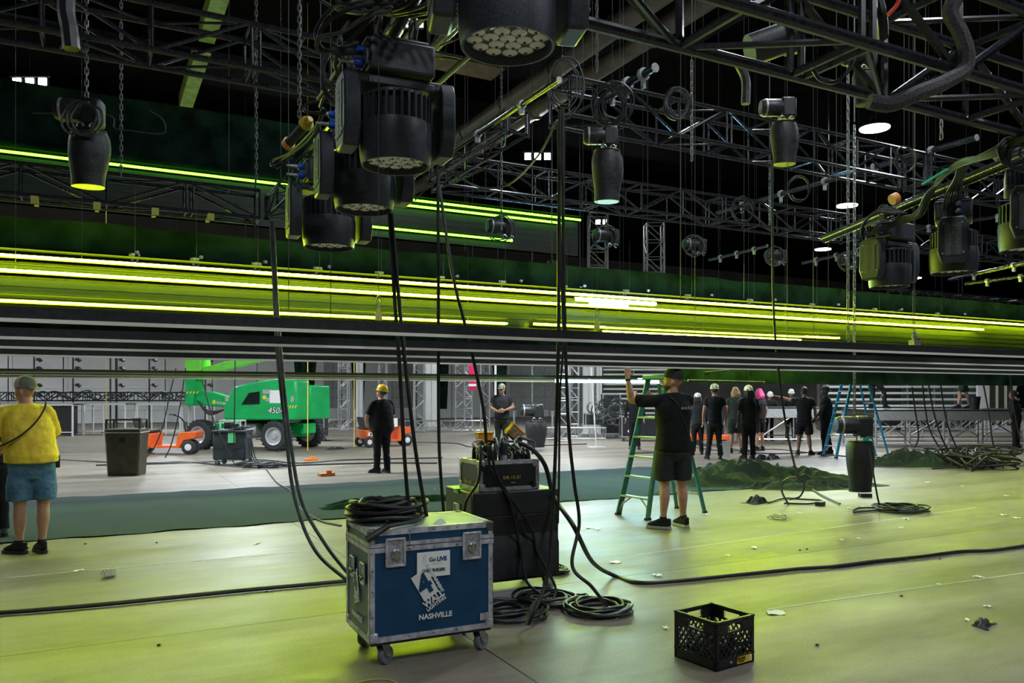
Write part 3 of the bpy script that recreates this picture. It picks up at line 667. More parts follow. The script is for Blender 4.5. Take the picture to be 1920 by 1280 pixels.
for i, (px, py0, py1, d) in enumerate(((620, 470, 600, 6.5), (541, 420, 580, 7), (1276, 200, 560, 7.5), (872, 200, 470, 14), (1395, 490, 560, 11), (1303, 480, 650, 8), (1476, 430, 640, 9), (1525, 470, 640, 9), (1712, 545, 650, 8.5))):
    solo('suspension_wire', MB().tube(W(px, py0, d), W(px, py1, d), .004, 5).tube(W(px, py0, d), W(px, py0, d) + V((0, 0, 10.5 - W(px, py0, d).z)), .003, 5), 'wire', 'thin steel suspension wire, one of those dropping to the bars', 'wire', 'thin steel suspension wires')

# ------------------------------------------------------------ chains, hoists, bags
def chain_mb(z0, z1, L=.075, r=.0075):
    mb = MB(); n = int((z1 - z0) / (L * .74)); hl = L / 2 - .014
    for i in range(n):
        z = z0 + (i + .5) * L * .74; pts = []
        for k in range(8):
            a = k * PI / 4 + PI / 8; x = .017 * math.cos(a); zz = .014 * math.sin(a) + (hl if math.sin(a) > 0 else -hl)
            pts.append(V((x, 0, z + zz)) if i % 2 else V((0, x, z + zz)))
        mb.path(pts, r, 4, closed=True)
    return mb
def chain(px, pyb, pyt, d, label, up=True):
    p = W(px, pyb, d); z1 = W(px, max(pyt, -60), d).z
    t = thing('hoist_chain', label, 'chain', (p.x, p.y, p.z), 0)
    part('chain_links', chain_mb(0, z1 - p.z, .06 + .003 * d), 'chain', t)
    if up: part('top_rod', MB().tube((0, 0, z1 - p.z), (0, 0, CEIL - p.z - .02), .006, 6), 'wire', t)
chain(162, 195, -20, 8.4, 'steel hoist chain rising from the wrapped motor at left')
chain(227, 330, -20, 10.6, 'steel chain right of the wrapped motor, through the upper left truss')
chain(480, 345, -20, 10.6, 'steel chain near the left truss end')
chain(561, 230, -20, 8.6, 'steel chain left of the central moving lights')
chain(940, 430, 118, 12.6, 'steel chain hanging below the nearest moving light', True)
chain(1119, 135, -20, 9.2, 'steel chain rising from the middle truss corner, the left one')
chain(1297, 300, 110, 9.5, 'steel chain below the nearest truss, right of the round pipe stub')
chain(1443, 420, 290, 12.9, 'steel chain in the gap right of the wrapped bag')
chain(1590, 640, 75, 10.4, 'long steel chain dropping past the bright ceiling lamp')
chain(1765, 260, 200, 9.2, 'short steel chain under the nearest truss at right')
def motor(px, py, d, rz, label, s=1.0, bag=.9, bagw=.12):
    p = W(px, py, d); t = thing('chain_hoist', label, 'hoist', p, ANG - PI / 2 + rz); t.scale = (s,) * 3
    part('motor_body', MB().lathe([(.05, -.27), (.10, -.265), (.125, -.22), (.125, .02), (.11, .06)], 22, (0, 0, .1), Matrix.Rotation(PI / 2, 3, 'Y')), 'blackmetal', t)
    part('gear_housing', MB().box((.12, 0, .08), (.22, .24, .30)), 'blackmetal', t, bevel=.04)
    part('end_ring', MB().lathe([(.10, 0), (.128, .01), (.128, .035), (.10, .04)], 22, (-.215, 0, .1), Matrix.Rotation(PI / 2, 3, 'Y')), 'alu_dull', t)
    part('lift_hook', MB().path([V((.02 + .035 * math.cos(a), -.1, -.09 + .035 * math.sin(a))) for a in [i * .5 for i in range(11)]], .012, 8), 'steel', t)
    part('lift_hook', MB().path([V((.15 + .035 * math.cos(a), -.1, -.09 + .035 * math.sin(a))) for a in [i * .5 for i in range(11)]], .012, 8), 'steel', t)
    if s == 1.0: part('label_plate', MB().box((.11, -.124, -.1), (.09, .006, .07)), 'teal_tape', t, label='small teal tape square')
    if bag:
        R = []
        for i in range(9):
            v = i / 8; z = -.12 - bag * v; ww = bagw * (1 + .12 * math.sin(v * 5)) * (1.04 if v > .1 else .95)
            R.append([V((.08 + ww * 1.25 * math.cos(a) * (1 + .05 * math.sin(3 * a + v * 4)), ww * math.sin(a), z)) for a in [k * 2 * PI / 20 for k in range(20)]])
        part('chain_bag', MB().rings(R), 'bag_black', t)
        part('bag_rim', MB().path([V((.08 + bagw * 1.2 * math.cos(a), bagw * math.sin(a), -.125)) for a in [k * 2 * PI / 16 for k in range(16)]], .01, 6, closed=True), 'rubber', t)
    return t
m = motor(1602, 810, 11.3, 0, 'black chain hoist with a long black bag hanging just above the floor at right', 1.0, .72, .135)
q = m.location; t = thing('hoist_chain', 'steel chain running down into the black hoist hanging near the floor at right', 'chain', (q.x, q.y, q.z + .2)); part('chain_links', chain_mb(0, 4.2, .085, .009), 'chain', t); part('top_rod', MB().tube((0, 0, 4.2), (0, 0, CEIL - q.z - .25), .009, 6), 'chain', t)
m = motor(152, 225, 8.4, .2, 'chain hoist wrapped with cable loops at the upper left', .95, .62, .15)
for i in range(3): loop_bundle(W(150 + 8 * i, 226, 8.2), 1, .17, .013, 'black cable loop around the upper left hoist', 'cable_green', VERT, group='loops around the upper left hoist')
motor(1128, 268, 9.4, 0, 'chain hoist with a dark wrapped bag under the middle truss corner', .8, .75, .16)
motor(1460, 215, 9.2, 0, 'chain hoist with wrapped bag inside the middle truss', .8, .6, .14)
motor(1612, 120, 6.0, 0, 'small hoist with bag hanging in the nearest truss', .5, .5, .13)
motor(1905, 300, 7.5, 0, 'hoist half hidden by cables at the right edge', .7, .3, .13)
for px, py, d, lab in ((940, 436, 13.2, 'hoist dome lying over the drape top right of the lower green line'), (1137, 452, 14.2, 'hoist resting over the drape top near centre'), (1303, 468, 15.6, 'hoist resting over the drape top right of centre'),
        (1455, 487, 17.2, 'hoist over the drape top left of the small lamp'), (1590, 496, 18.5, 'pale hoist over the drape top below the round lamp'), (648, 412, 11.5, 'hoist behind the lowest moving light')):
    t = motor(px, py, d, .4, lab, .95, 0)
    loop_bundle(W(px, py - 6, d - .1), 2, .2, .012, 'cable loop thrown over the ' + lab.replace('hoist dome', 'hoist').replace('lying ', '').replace('resting ', ''), 'cable_green', VERT, name='cable_loop')
for px, py, lab in ((1715, 642, 'clamp block with wires on top of the nearest bar at right'),):
    p = OB(px, py, 5.0); solo('clamp_block', MB().box(p, (.1, .06, .05)).tube(p, p + V((0, 0, 5)), .003, 5).lathe([(.02, 0), (.03, .04), (.012, .08)], 10, p + V((0, 0, .02))), 'alu_dull', lab, 'clamp')

cable([W(126, -30, 7.4), W(124, 20, 7.4), W(130, 55, 7.4), W(134, 92, 7.4)], .075, 'thick wrapped black bundle hanging into the upper left truss')
cable([W(112, 92, 7.6), W(125, 80, 7.6), W(145, 86, 7.6), W(158, 98, 7.6)], .014, 'thin pale lead under the wrapped bundle at upper left', 'cable_green')
# ============================================================ ground: carpet, cases, crate
cx0, cx1 = aB(-250, 10.05), aB(1345, 12.0)
def carpet_fn(u, v, z=.012):
    return V((cx0 + (cx1 - cx0) * u, 10.05 + 3.95 * v + .03 * math.sin(u * 61) + .02 * math.sin(u * 150), z + .004 * math.sin(u * 90 + v * 9)))
mb = MB().grid(120, 8, lambda u, v: carpet_fn(u, v)); mb.grid(120, 8, lambda u, v: carpet_fn(u, v, .002))
solo('carpet_strip', mb, 'carpet', 'long dark teal green carpet strip laid across the concrete', 'carpet')
from mathutils import noise as MN
def heap(c, sx, sy, h, rz, m, name, label, cat='cloth', seed=0, group=None):
    R = Matrix.Rotation(rz, 3, 'Z'); c = V(c)
    def fn(u, v, top=True):
        x = (u - .5) * 2; y = (v - .5) * 2; e = 1 + .22 * math.sin(3 * math.atan2(y, x) + seed) + .1 * math.sin(7 * math.atan2(y, x) + seed * 2)
        r = max(abs(x), abs(y)); p = V((x * sx * e, y * sy * e, 0))
        q = V((p.x * 1.1 / max(sx, .3), p.y * 1.8 / max(sy, .2), seed)); nz = .50 + .35 * MN.noise(q) + .55 * (1 - 2.2 * abs(MN.noise(q * 1.7))) * .6 + .22 * (1 - 3 * abs(MN.noise(V((q.x * 6, q.y * 3, seed + 4)))))
        z = max(.006, h * max(0, 1 - min(1, math.hypot(x, y)) ** 2.2) * nz) if top else .002
        return c + R @ V((p.x, p.y, z))
    mb = MB().grid(110, 50, fn); mb.grid(20, 10, lambda u, v: fn(u, v, False))
    return solo(name, mb, m, label, cat, group)
heap(G(1412, 905), 1.75, .75, .40, -.5, 'tarp', 'crumpled_cloth', 'crumpled dark green cloth heaped behind the man at the ladder', seed=2.2)
heap(G(1500, 915), 1.0, .28, .16, -.45, 'tarp', 'crumpled_cloth', 'flat tail of dark green cloth right of the big crumpled heap', seed=6.1)
heap(G(1712, 872), 1.0, .55, .38, -.4, 'tarp', 'crumpled_cloth', 'dark green cloth heap beside the cable pile at right', seed=4.4)
heap(G(735, 944), 1.25, .28, .12, 0, 'drape', 'folded_cloth', 'flat folded black cloth on the carpet behind the blue case', seed=8.5)

def caster(t, x, y, rz, R=.055, m='grey_rubber', off=.03):
    Rz = Matrix.Rotation(rz, 3, 'Z'); ax = Matrix.Rotation(PI / 2, 3, 'X')
    c = V((x, y, 0)); wc = c + Rz @ V((off, 0, R))
    w_ = part('caster', MB().lathe([(R * .5, -.018), (R * .92, -.02), (R, -.012), (R, .012), (R * .92, .02), (R * .5, .018)], 24, wc, Rz @ ax), m, t)
    fk = MB()
    for s in (-1, 1): fk.prism([(-.035, .145), (.035, .145), (off + .018, R - .012), (off - .018, R - .012)], s * .026 - .003, s * .026 + .003, Rz, c)
    fk.box(c + V((0, 0, .147)), (.08, .07, .008), Rz); part('caster_fork', fk, 'steel', w_)
    part('axle_bolt', MB().lathe([(.009, -.036), (.009, .036)], 10, wc, Rz @ ax), 'alu_dull', w_)
def recess_dish(name, t, c, wd, ht, facing, inner='rust'):
    """recessed metal dish on a case face: facing 'front' (-Y) or 'left' (-X)"""
    R = Matrix.Identity(3) if facing == 'front' else Matrix.Rotation(-PI / 2, 3, 'Z')
    c = V(c); mb = MB(); b = .014
    for (dx, dz, a, h) in ((0, ht / 2 - b / 2, wd, b), (0, -ht / 2 + b / 2, wd, b), (-wd / 2 + b / 2, 0, b, ht), (wd / 2 - b / 2, 0, b, ht)): mb.box(c + R @ V((dx, -.004, dz)), (a, .008, h) if facing == 'front' else (.008, a, h))
    o = part(name, mb, 'worn_alu', t, bevel=.003)
    part('dish', MB().box(c + R @ V((0, .000, 0)), (wd - 2 * b, .004, ht - 2 * b) if facing == 'front' else (.004, wd - 2 * b, ht - 2 * b)), 'dish', o)
    return o
def case(t, w_, d_, z0, z1, body, trim, lid=None, edge=.032, corner=True, lidmat=None, side=None):
    """body block with aluminium edge profiles; origin = middle of footprint"""
    part('body', MB().box((0, 0, (z0 + z1) / 2), (w_ - .01, d_ - .01, z1 - z0 - .01)), body, t)
    if side: part('side_panel', MB().box((-w_ / 2 + .003, 0, (z0 + z1) / 2), (.006, d_ - .02, z1 - z0 - .02)), side, t)
    if lidmat: part('lid_panel', MB().box((0, 0, z1 - .004), (w_ - .03, d_ - .03, .006)), lidmat, t)
    e = edge; x, y = w_ / 2, d_ / 2; th = .005
    for sx in (-1, 1):
        for sy in (-1, 1):
            part('edge_trim', MB().box((sx * (x - e / 2 + .001), sy * (y - th / 2 + .001), (z0 + z1) / 2), (e, th, z1 - z0)).box((sx * (x - th / 2 + .001), sy * (y - e / 2 + .001), (z0 + z1) / 2), (th, e, z1 - z0)), trim, t)
    for z, s in ((z0, 1), (z1, -1)):
        for sy in (-1, 1): part('edge_trim', MB().box((0, sy * (y - th / 2 + .0015), z + s * e / 2), (w_, th, e)).box((0, sy * (y - e / 2), z + s * th / 2 - s * .001), (w_, e, th)), trim, t)
        for sx in (-1, 1): part('edge_trim', MB().box((sx * (x - th / 2 + .0015), 0, z + s * e / 2), (th, d_, e)).box((sx * (x - e / 2), 0, z + s * th / 2 - s * .001), (e, d_, th)), trim, t)
    if corner:
        for sx in (-1, 1):
            for sy in (-1, 1):
                for z, s in ((z0, 1), (z1, -1)): part('corner_guard', MB().box((sx * (x - .024), sy * (y - .024), z + s * .027), (.056, .056, .062)), 'rust' if s < 0 and corner == 1 else trim, t, bevel=.01)
    if lid:
        part('lid_profile', MB().box((0, 0, lid), (w_ + .006, d_ + .006, .055)), trim, t); part('lid_seam', MB().box((0, 0, lid + .004), (w_ + .008, d_ + .008, .004)), 'ink', t)
# --- blue case
FL = W(693, 1208, 4.6); ca = math.radians(26.3 - 27.6); ex = V((math.cos(ca), math.sin(ca), 0)); ey = V((-math.sin(ca), math.cos(ca), 0))
BWd, BD = .785, .52; cc = FL + ex * BWd / 2 + ey * BD / 2
t = thing('flight_case', 'blue flight case on casters lettered NASHVILLE with a white sheet', 'flight case', (cc.x, cc.y, 0), ca); BC = t
z0, z1 = .152, .806
case(t, BWd, BD, z0, z1, 'case_blue', 'worn_alu', lid=z1 - .105, lidmat='green_top')
part('base_board', MB().box((0, 0, z0 - .008), (BWd - .02, BD - .02, .02)), 'ink', t)
for (x, y, r) in ((-.30, -.20, .3), (.32, -.20, .2), (-.31, .2, .5), (.31, .2, .1)): caster(t, x, y, r + PI * .1, R=.056)
yf = -BD / 2
for x in (-.238, .248):
    o = recess_dish('latch', t, (x, yf - .004, z1 - .135), .125, .17, 'front')
    part('latch_cam', MB().lathe([(.030, 0), (.030, .012), (.012, .02)], 18, (x, yf - .006, z1 - .145), Matrix.Rotation(PI / 2, 3, 'X')).box((x, yf - .022, z1 - .145), (.012, .012, .055)), 'steel', o)
for y in (-.13, .10):
    o = recess_dish('side_handle', t, (-BWd / 2 - .003, y, z1 - .27 + y * .0), .10, .13, 'left')
    part('handle_grip', MB().path([V((-BWd / 2 - .012, y - .035, z1 - .29)), V((-BWd / 2 - .018, y, z1 - .29)), V((-BWd / 2 - .012, y + .035, z1 - .29))], .008, 8), 'rubber', o)
rv = mat('rivet', (.12, .12, .12), .4, .6)
def rivets(name, t, pts, fac):
    mb = MB(); Rr = Matrix.Rotation(PI / 2, 3, 'X') if fac == 'front' else Matrix.Rotation(-PI / 2, 3, 'Y')
    for p in pts: mb.lathe([(.005, 0), (.004, .003)], 8, p, Rr)
    part(name, mb, rv, t)
for i, x in enumerate((-.15, 0, .15)): rivets('rivet', t, [(x, yf - .001, z0 + .016)], 'front'); rivets('rivet', t, [(x, yf - .001, z1 - .016)], 'front'); rivets('rivet', t, [(x, yf - .005, z1 - .122)], 'front')
for z in (z0 + .15, z0 + .3, z0 + .42):
    for x in (-BWd / 2 + .016, BWd / 2 - .016): rivets('rivet', t, [(x, yf - .001, z)], 'front')
# white sheet
P = part('paper_sheet', MB().box((.0, yf - .003, z1 - .225), (.21, .002, .15)), 'paper', t, label='white sheet taped on the front')
XR = (PI / 2, 0, 0)
text('lettering', 'Go', .034, 'ink', P, (-.008, yf - .005, z1 - .198), XR, align='CENTER', bold=.0006)
text('lettering', 'LIVE', .034, 'ink_blue', P, (.052, yf - .005, z1 - .198), XR, align='CENTER', bold=.0015)
text('lettering', 'CHEESEBURGERS', .026, 'ink', P, (.0, yf - .005, z1 - .262), XR, sx=.75, bold=.0008)
text('lettering', 'productions', .008, 'alu_dull', P, (.02, yf - .005, z1 - .222), XR, spacing=1.6)
part('leaf_logo', MB().path([V((x, yf - .005, z)) for x, z in ((-.068, z1 - .215), (-.066, z1 - .18), (-.055, z1 - .165), (-.052, z1 - .18), (-.06, z1 - .19), (-.05, z1 - .2), (-.055, z1 - .212), (-.068, z1 - .212))], .001, 5), 'alu_dull', P)
# 4 WALL mark, tilted 30 degrees
def wall_mark(t, origin, R, s, m='white'):
    """origin = centre of the mark; R maps (x right, z up, y out)."""
    a = math.radians(30 if s > .9 else 18); E = Matrix.Rotation(-a, 3, 'Y')
    o = V(origin); sq = part('logo_square', MB().box(o, (.001, .001, .001)), m, t, label='tilted white 4 WALL LIGHTING mark')
    mb = MB(); mb.prism([(-.068 * s, -.02 * s), (.038 * s, -.02 * s), (.038 * s, .15 * s), (-.068 * s, .15 * s)], -.0012, 0, R @ E, o); sq.data = mb.mesh('logo_square', M[m])
    def lt(txt, size, x, z, mm, sx=1, extra=0, bold=.0):
        Q = (R @ E @ Matrix.Rotation(extra, 3, 'Y') @ Matrix.Rotation(PI / 2, 3, 'X')).to_euler()
        p = o + R @ E @ V((x * s, -.0022, z * s)); text('lettering', txt, size * s, mm, sq, p, Q, sx=sx, bold=bold)
    lt('4', .17, -.018, .062, 'case_blue', bold=.006 * s); lt('WALL', .052, -.013, -.042, m, bold=.0022 * s, sx=1.0); lt('LIGHTING', .030, -.013, -.075, m, sx=1.0, bold=.001 * s)
    lt('ENTERTAINMENT', .026, .056, .065, m, sx=1.0, extra=PI / 2, bold=.0012 * s)
wall_mark(t, (-.01, yf - .004, z0 + .262), Matrix.Identity(3), 1.0)
text('lettering', 'NASHVILLE', .043, 'white', t, (.012, yf - .004, z0 + .118), XR, bold=.0015)
RL = Matrix.Rotation(-PI / 2, 3, 'Z')
wall_mark(t, (-BWd / 2 - .004, .0, z0 + .25), RL, .78)
text('lettering', 'NASHVILLE', .045, 'white', t, (-BWd / 2 - .004, .0, z0 + .10), (RL @ Matrix.Rotation(PI / 2, 3, 'X')).to_euler(), bold=.001)
part('serial_plate', MB().box((BWd / 2 - .062, yf - .004, z0 + .075), (.055, .003, .045)), 'worn_alu', t)
part('wire_clip', MB().tube((-.155, yf - .01, z1 - .03), (-.15, yf - .012, z1 - .09), .004, 6).path([V((-.15 + .011 * math.cos(a), yf - .012, z1 - .10 + .014 * math.sin(a))) for a in [i * .63 for i in range(10)]], .0025, 6), 'steel', t)
part('lid_scrap', MB().prism([(.02, 0), (.12, 0), (.075, .035)], -.18, -.178), 'paper', t).location = (0, 0, z1 - .002)
TOP = z1
def case_pt(t, x, y, z): return wm(t) @ V((x, y, z))
# coil of cable on the case
def coil(c, n, R0, r, label, hgt=.10, squash=.8, m='rubber', rz=0, tail=None, name='cable_coil', rmin=.55, group=None):
    pts = []; c = V(c); Rz = Matrix.Rotation(rz, 3, 'Z')
    for i in range(n * 18):
        a = 2 * PI * i / 18; lay = i / (n * 18)
        R = R0 * (rmin + (1 - rmin) * (.5 + .5 * math.sin(i * .045 * 3.1 + 1.3))) * (1 + rnd.uniform(-.02, .02))
        ox = .07 * R0 * math.sin(i * .021 * 2.3); z = r + lay * hgt * (1 - .35 * abs(R / R0 - .8)) + .012 * math.sin(a * 2 + i * .11) * (1 if lay > .15 else 0)
        pts.append(c + Rz @ V((R * math.cos(a) + ox, squash * R * math.sin(a) - ox, max(r, z))))
    if tail: pts += [V(p) for p in tail]
    return solo(name, MB().path(spline(pts, 2), r, 7), m, label, 'cable', group)
q = case_pt(BC, -.2, .04, TOP)
coil(q, 12, .25, .0115, 'thick coil of black cable lying on the blue case', hgt=.13, squash=.72, rz=ca, rmin=.6, tail=[case_pt(BC, -.03, -.15, TOP + .05), case_pt(BC, -.15, -.235, TOP + .03), case_pt(BC, -.30, -.27, TOP + .02), case_pt(BC, -.385, -.275, TOP - .02)])
p0, p1 = case_pt(BC, -.28, -.275, TOP + .025), case_pt(BC, -.42, -.285, TOP - .045)
solo('cable_plug', MB().path([p0, p0.lerp(p1, .5), p0.lerp(p1, .55), p1], [.014, .016, .021, .021], 12), 'bag_black', 'black cylindrical plug hanging over the left front corner of the blue case', 'plug')
# --- black rolling case and rack on it
bp = W(888, 1000, 6.07); bp.z = 0; ba = ca
ex2, ey2 = V((math.cos(ba), math.sin(ba), 0)), V((-math.sin(ba), math.cos(ba), 0))
BW2, BD2 = .745, .58; cc = bp + ex2 * BW2 / 2 + ey2 * BD2 / 2
t = thing('rolling_case', 'big worn black case on casters behind the blue case', 'flight case', (cc.x, cc.y, 0), ba); KC = t
part('body', MB().box((0, 0, .40), (BW2, BD2, .50)), 'case_black', t, bevel=.01)
part('lid', MB().box((0, 0, .745), (BW2, BD2, .19)), 'case_black', t, bevel=.01)
part('lower_bulge', MB().prism([(-.04, .17), (-.04, .42), (.0, .50), (.03, .50), (.03, .17)], -BW2 / 2 + .02, BW2 / 2 - .02, Matrix.Rotation(-PI / 2, 3, 'Z') @ Matrix.Rotation(PI, 3, 'Z'), (0, -BD2 / 2, 0)), 'case_black', t)
part('side_panel', MB().box((-BW2 / 2 - .002, 0, .5), (.006, BD2 - .06, .62)), 'case_black_side', t)
part('hinge_line', MB().box((0, -BD2 / 2 - .002, .648), (BW2 - .06, .004, .006)), 'rust', t)
part('catch', MB().box((.02, -BD2 / 2 - .006, .64), (.05, .012, .05)), 'rust', t)
part('tape_patch', MB().box((-BW2 / 2 + .02, .05, .842), (.10, .10, .004)).box((-BW2 / 2 - .006, .05, .825), (.003, .10, .035)), 'tape_green', t, label='bright green tape on the edge')
for s, p in ((-.12, .55), (.15, .55)): pass
o = recess_dish('side_handle', t, (-BW2 / 2 - .006, .02, .66), .13, .14, 'left')
for x in (-.29, .30):
    for y in (-.21, .21): caster(t, x, y, .4, R=.055, m='grey_rubber')
part('base_board', MB().box((0, 0, .15), (BW2 - .02, BD2 - .02, .02)), 'ink', t)
rp = W(902, 919, 6.12); rp.z = .842; RW, RD = .52, .40; cc = rp + ex2 * RW / 2 + ey2 * RD / 2 + ey2 * .03
t = thing('distribution_rack', 'black rack case with aluminium edges and stencilled code on top of the black case', 'rack case', (cc.x, cc.y, .842), ba); RC = t
case(t, RW, RD, 0, .235, 'case_black', 'worn_alu', corner=2, edge=.03)
text('lettering', 'DB-15.01', .036, 'stencil', t, (.02, -RD / 2 - .002, .10), XR, spacing=1.15, bold=.0008)
text('lettering', 'Power', .014, 'paper', t, (.03, -RD / 2 - .002, .06), XR, shear=.3)
text('lettering', 'DB-15.01', .036, 'stencil', t, (-RW / 2 - .002, .02, .06), (RL @ Matrix.Rotation(PI / 2, 3, 'X')).to_euler(), spacing=1.1)
for k in ((-RW / 2 + .03, .18), (RW / 2 - .05, .04)): part('round_foot', MB().lathe([(.022, 0), (.024, .01), (.016, .02)], 14, (k[0], -RD / 2, k[1]), Matrix.Rotation(PI / 2, 3, 'X')), 'rubber', t)
# plugs crowding the rack top
TR = .235
def onr(x, y, z): return wm(RC) @ V((x, y, TR + z))
k = 0
for x in [-.20 + .05 * i for i in range(9)]:
    for y in (-.13, -.04, .06):
        h = rnd.uniform(.05, .10); r_ = rnd.uniform(.015, .024); p = onr(x + rnd.uniform(-.008, .008), y + rnd.uniform(-.02, .02), 0)
        b = MB().lathe([(r_, 0), (r_ * 1.1, .01), (r_ * 1.1, h * .6), (r_ * .7, h), (r_ * .45, h * 1.25)], 12, p)
        solo('round_plug', b, 'rubber' if k % 5 else 'alu_dull', 'round power plug standing among others on the distribution rack', 'plug', 'round plugs on the distribution rack'); k += 1
p = onr(-.03, -.15, 0); t = thing('large_connector', 'largest grey and black connector upright at the front of the rack', 'plug', p); part('body', MB().lathe([(.032, .04), (.036, .05), (.036, .13), (.02, .15)], 18), 'case_black_side', t); part('collar', MB().lathe([(.03, 0), (.03, .045)], 18), 'alu_dull', t); part('locking_lever', MB().path([V((-.035, 0, .1)), V((-.03, 0, .16)), V((.0, 0, .185)), V((.03, 0, .16)), V((.035, 0, .1))], .006, 8), 'alu_dull', t)
def obox(x, y, z, rx, ry, rz, label, slots):
    t = thing('power_outlet_box', label, 'outlet box', onr(x, y, z), ba); t.rotation_euler = (rx, ry, ba + rz)
    part('box_body', MB().box((0, 0, 0), (.125, .075, .09)), 'orange_box', t, bevel=.006); part('flange', MB().box((-.0, 0, .045), (.135, .085, .012)), 'orange_box', t, bevel=.003); part('box_bottom', MB().box((0, 0, -.05), (.11, .07, .012)), 'rubber', t)
    if slots:
        for s in (-1, 1): o = part('socket', MB().box((s * .03, -.039, 0), (.04, .006, .055)), 'alu_dull', t); part('socket_slot', MB().box((s * .03 - .008, -.043, .008), (.004, .003, .014)).box((s * .03 + .008, -.043, .008), (.004, .003, .014)).box((s * .03, -.043, -.012), (.008, .003, .008)), 'ink', o)
    part('cord_gland', MB().lathe([(.012, 0), (.014, .02), (.01, .035)], 10, (.064, 0, -.01), Matrix.Rotation(PI / 2, 3, 'Y')), 'rubber', t)
obox(-.12, .02, .165, 0, 0, 0, 'orange yellow power box sitting upright on the left of the rack plugs', 0)
obox(.13, -.02, .21, .25, .72, 0, 'tilted orange yellow power box with two sockets at the right of the rack plugs', 1)
g = 'short leads tangled on the rack'
for i in range(11):
    x = -.2 + .04 * i; p = [onr(x, .0, .06), onr(x + rnd.uniform(-.05, .05), -.05, .12 + rnd.uniform(0, .06)), onr(x + rnd.uniform(-.09, .09), -.1, .13), onr(x + rnd.uniform(-.06, .06), -.15, .04)]
    solo('rack_lead', MB().path(spline(p, 6), .009, 7), 'rubber' if i % 4 else 'alu_dull', 'short black lead tangled over the rack plugs', 'cable', g)
for L, lab in (([onr(-.21, -.1, .08), onr(-.25, -.2, .12), onr(-.27, -.24, .02), onr(-.30, -.26, -.15), onr(-.40, -.26, -.3), case_pt(KC, -.42, -.2, .55), case_pt(KC, -.43, -.1, .35)], 'lead dropping down the left side of the black case'),
        ([onr(-.19, -.12, .1), onr(-.21, -.23, .12), onr(-.19, -.25, -.05), onr(-.10, -.26, -.2), onr(-.03, -.28, -.33), case_pt(KC, .0, -.34, .4), case_pt(KC, .02, -.42, .15), case_pt(KC, .12, -.55, .03), case_pt(KC, -.2, -.7, .02)], 'lead over the front of the rack down to the floor, left one'),
        ([onr(-.17, -.12, .1), onr(-.18, -.24, .1), onr(-.15, -.26, -.08), onr(-.05, -.27, -.25), case_pt(KC, .1, -.33, .55), case_pt(KC, .15, -.35, .35), case_pt(KC, .25, -.45, .1), case_pt(KC, .12, -.62, .02)], 'lead over the front of the rack down to the floor, right one')):
    solo('floor_lead', MB().path(spline(L, 8), .011, 8), 'rubber', lab, 'cable')
# thick cable: rack to floor and away to the right edge
L = [onr(.12, -.12, .13), onr(.2, -.2, .08), onr(.29, -.25, -.05), onr(.36, -.27, -.3), W(1075, 985, 5.9), G(1110, 1052, .25), G(1150, 1078, .02), G(1200, 1092, .02), G(1280, 1088, .02), G(1400, 1076, .02), G(1500, 1066, .02), G(1560, 1062, .02), G(1640, 1052, .02), G(1720, 1044, .02), G(1800, 1034, .02), G(1870, 1030, .02), G(1990, 1012, .02)]
solo('floor_cable', MB().path(spline(L, 8), .018, 8), 'rubber', 'thick black cable sweeping from the rack across the floor to the right edge', 'cable')
L = [G(-60, 1152, .02), G(60, 1144, .02), G(200, 1132, .02), G(330, 1119, .02), G(460, 1106, .02), G(560, 1097, .02), G(660, 1088, .02), G(790, 1080, .02)]
solo('floor_cable', MB().path(spline(L, 8), .017, 8), 'rubber', 'thick black cable along the floor from the left edge to the blue case', 'cable')
for i, (L, lab) in enumerate((([(1558, 1064), (1600, 1056), (1645, 1050), (1700, 1048)], 'thin wire lying beside the thick cable at right'), ([(1275, 924), (1300, 910), (1340, 905), (1420, 915), (1500, 900)], 'cable crossing the carpet right of the ladder'),
        ([(500, 880), (520, 905), (545, 920), (560, 950), (600, 975), (640, 985)], 'thin cable on the floor from the rolling box to the blue case'), ([(820, 868), (700, 868), (560, 872), (470, 876), (350, 866), (250, 868), (90, 860)], 'long cable across the far floor left of the yellow helmet man'),
        ([(830, 858), (650, 862), (560, 868), (480, 862), (330, 868), (180, 872)], 'second long cable across the far floor at left'), ([(1100, 832), (900, 838), (840, 830), (640, 826), (480, 823)], 'cable crossing the far floor behind the yellow helmet man'),
        ([(1280, 835), (1360, 845), (1450, 842), (1530, 850), (1600, 856), (1700, 858)], 'cable behind the group of workers'), ([(1240, 830), (1350, 838), (1440, 850), (1560, 846)], 'second cable behind the group of workers'))):
    solo('floor_cable', MB().path(spline([G(a, b, .014) for a, b in L], 6), .012 if i < 3 else .02, 6), 'rubber', lab, 'cable')
coil(G(1122, 1146), 9, .245, .0115, 'round coil of black cable on the floor at the end of the hanging cable', hgt=.05, squash=1.0, rmin=.62)
coil(G(950, 1152), 9, .30, .0115, 'loose coil of black cable right beside the blue case', hgt=.05, squash=1.0, rmin=.45)
coil(G(1025, 1128), 6, .25, .0115, 'coil of black cable between the black case and the round coil', hgt=.04, squash=1.0, rmin=.6)
coil(G(1030, 1072), 4, .17, .011, 'small coil peeking out behind the black case wheel', hgt=.03, squash=1.0, rmin=.7)
coil(G(1080, 1122), 2, .10, .010, 'single small loop of cable between the floor coils', hgt=.01, squash=.8, rmin=.85)
coil(G(1690, 958), 9, .34, .012, 'flat coil of black cable on the floor at right', hgt=.07, squash=1.0, rmin=.5, tail=[G(1650, 955, .02), G(1600, 960, .02), G(1610, 952, .02), G(1640, 952, .02)])
cable([W(1630, 840, 11.0), W(1638, 890, 10.9), W(1645, 930, 10.9), G(1650, 950, .03)], .012, 'black cable from the hoist bag down to the flat coil at right')
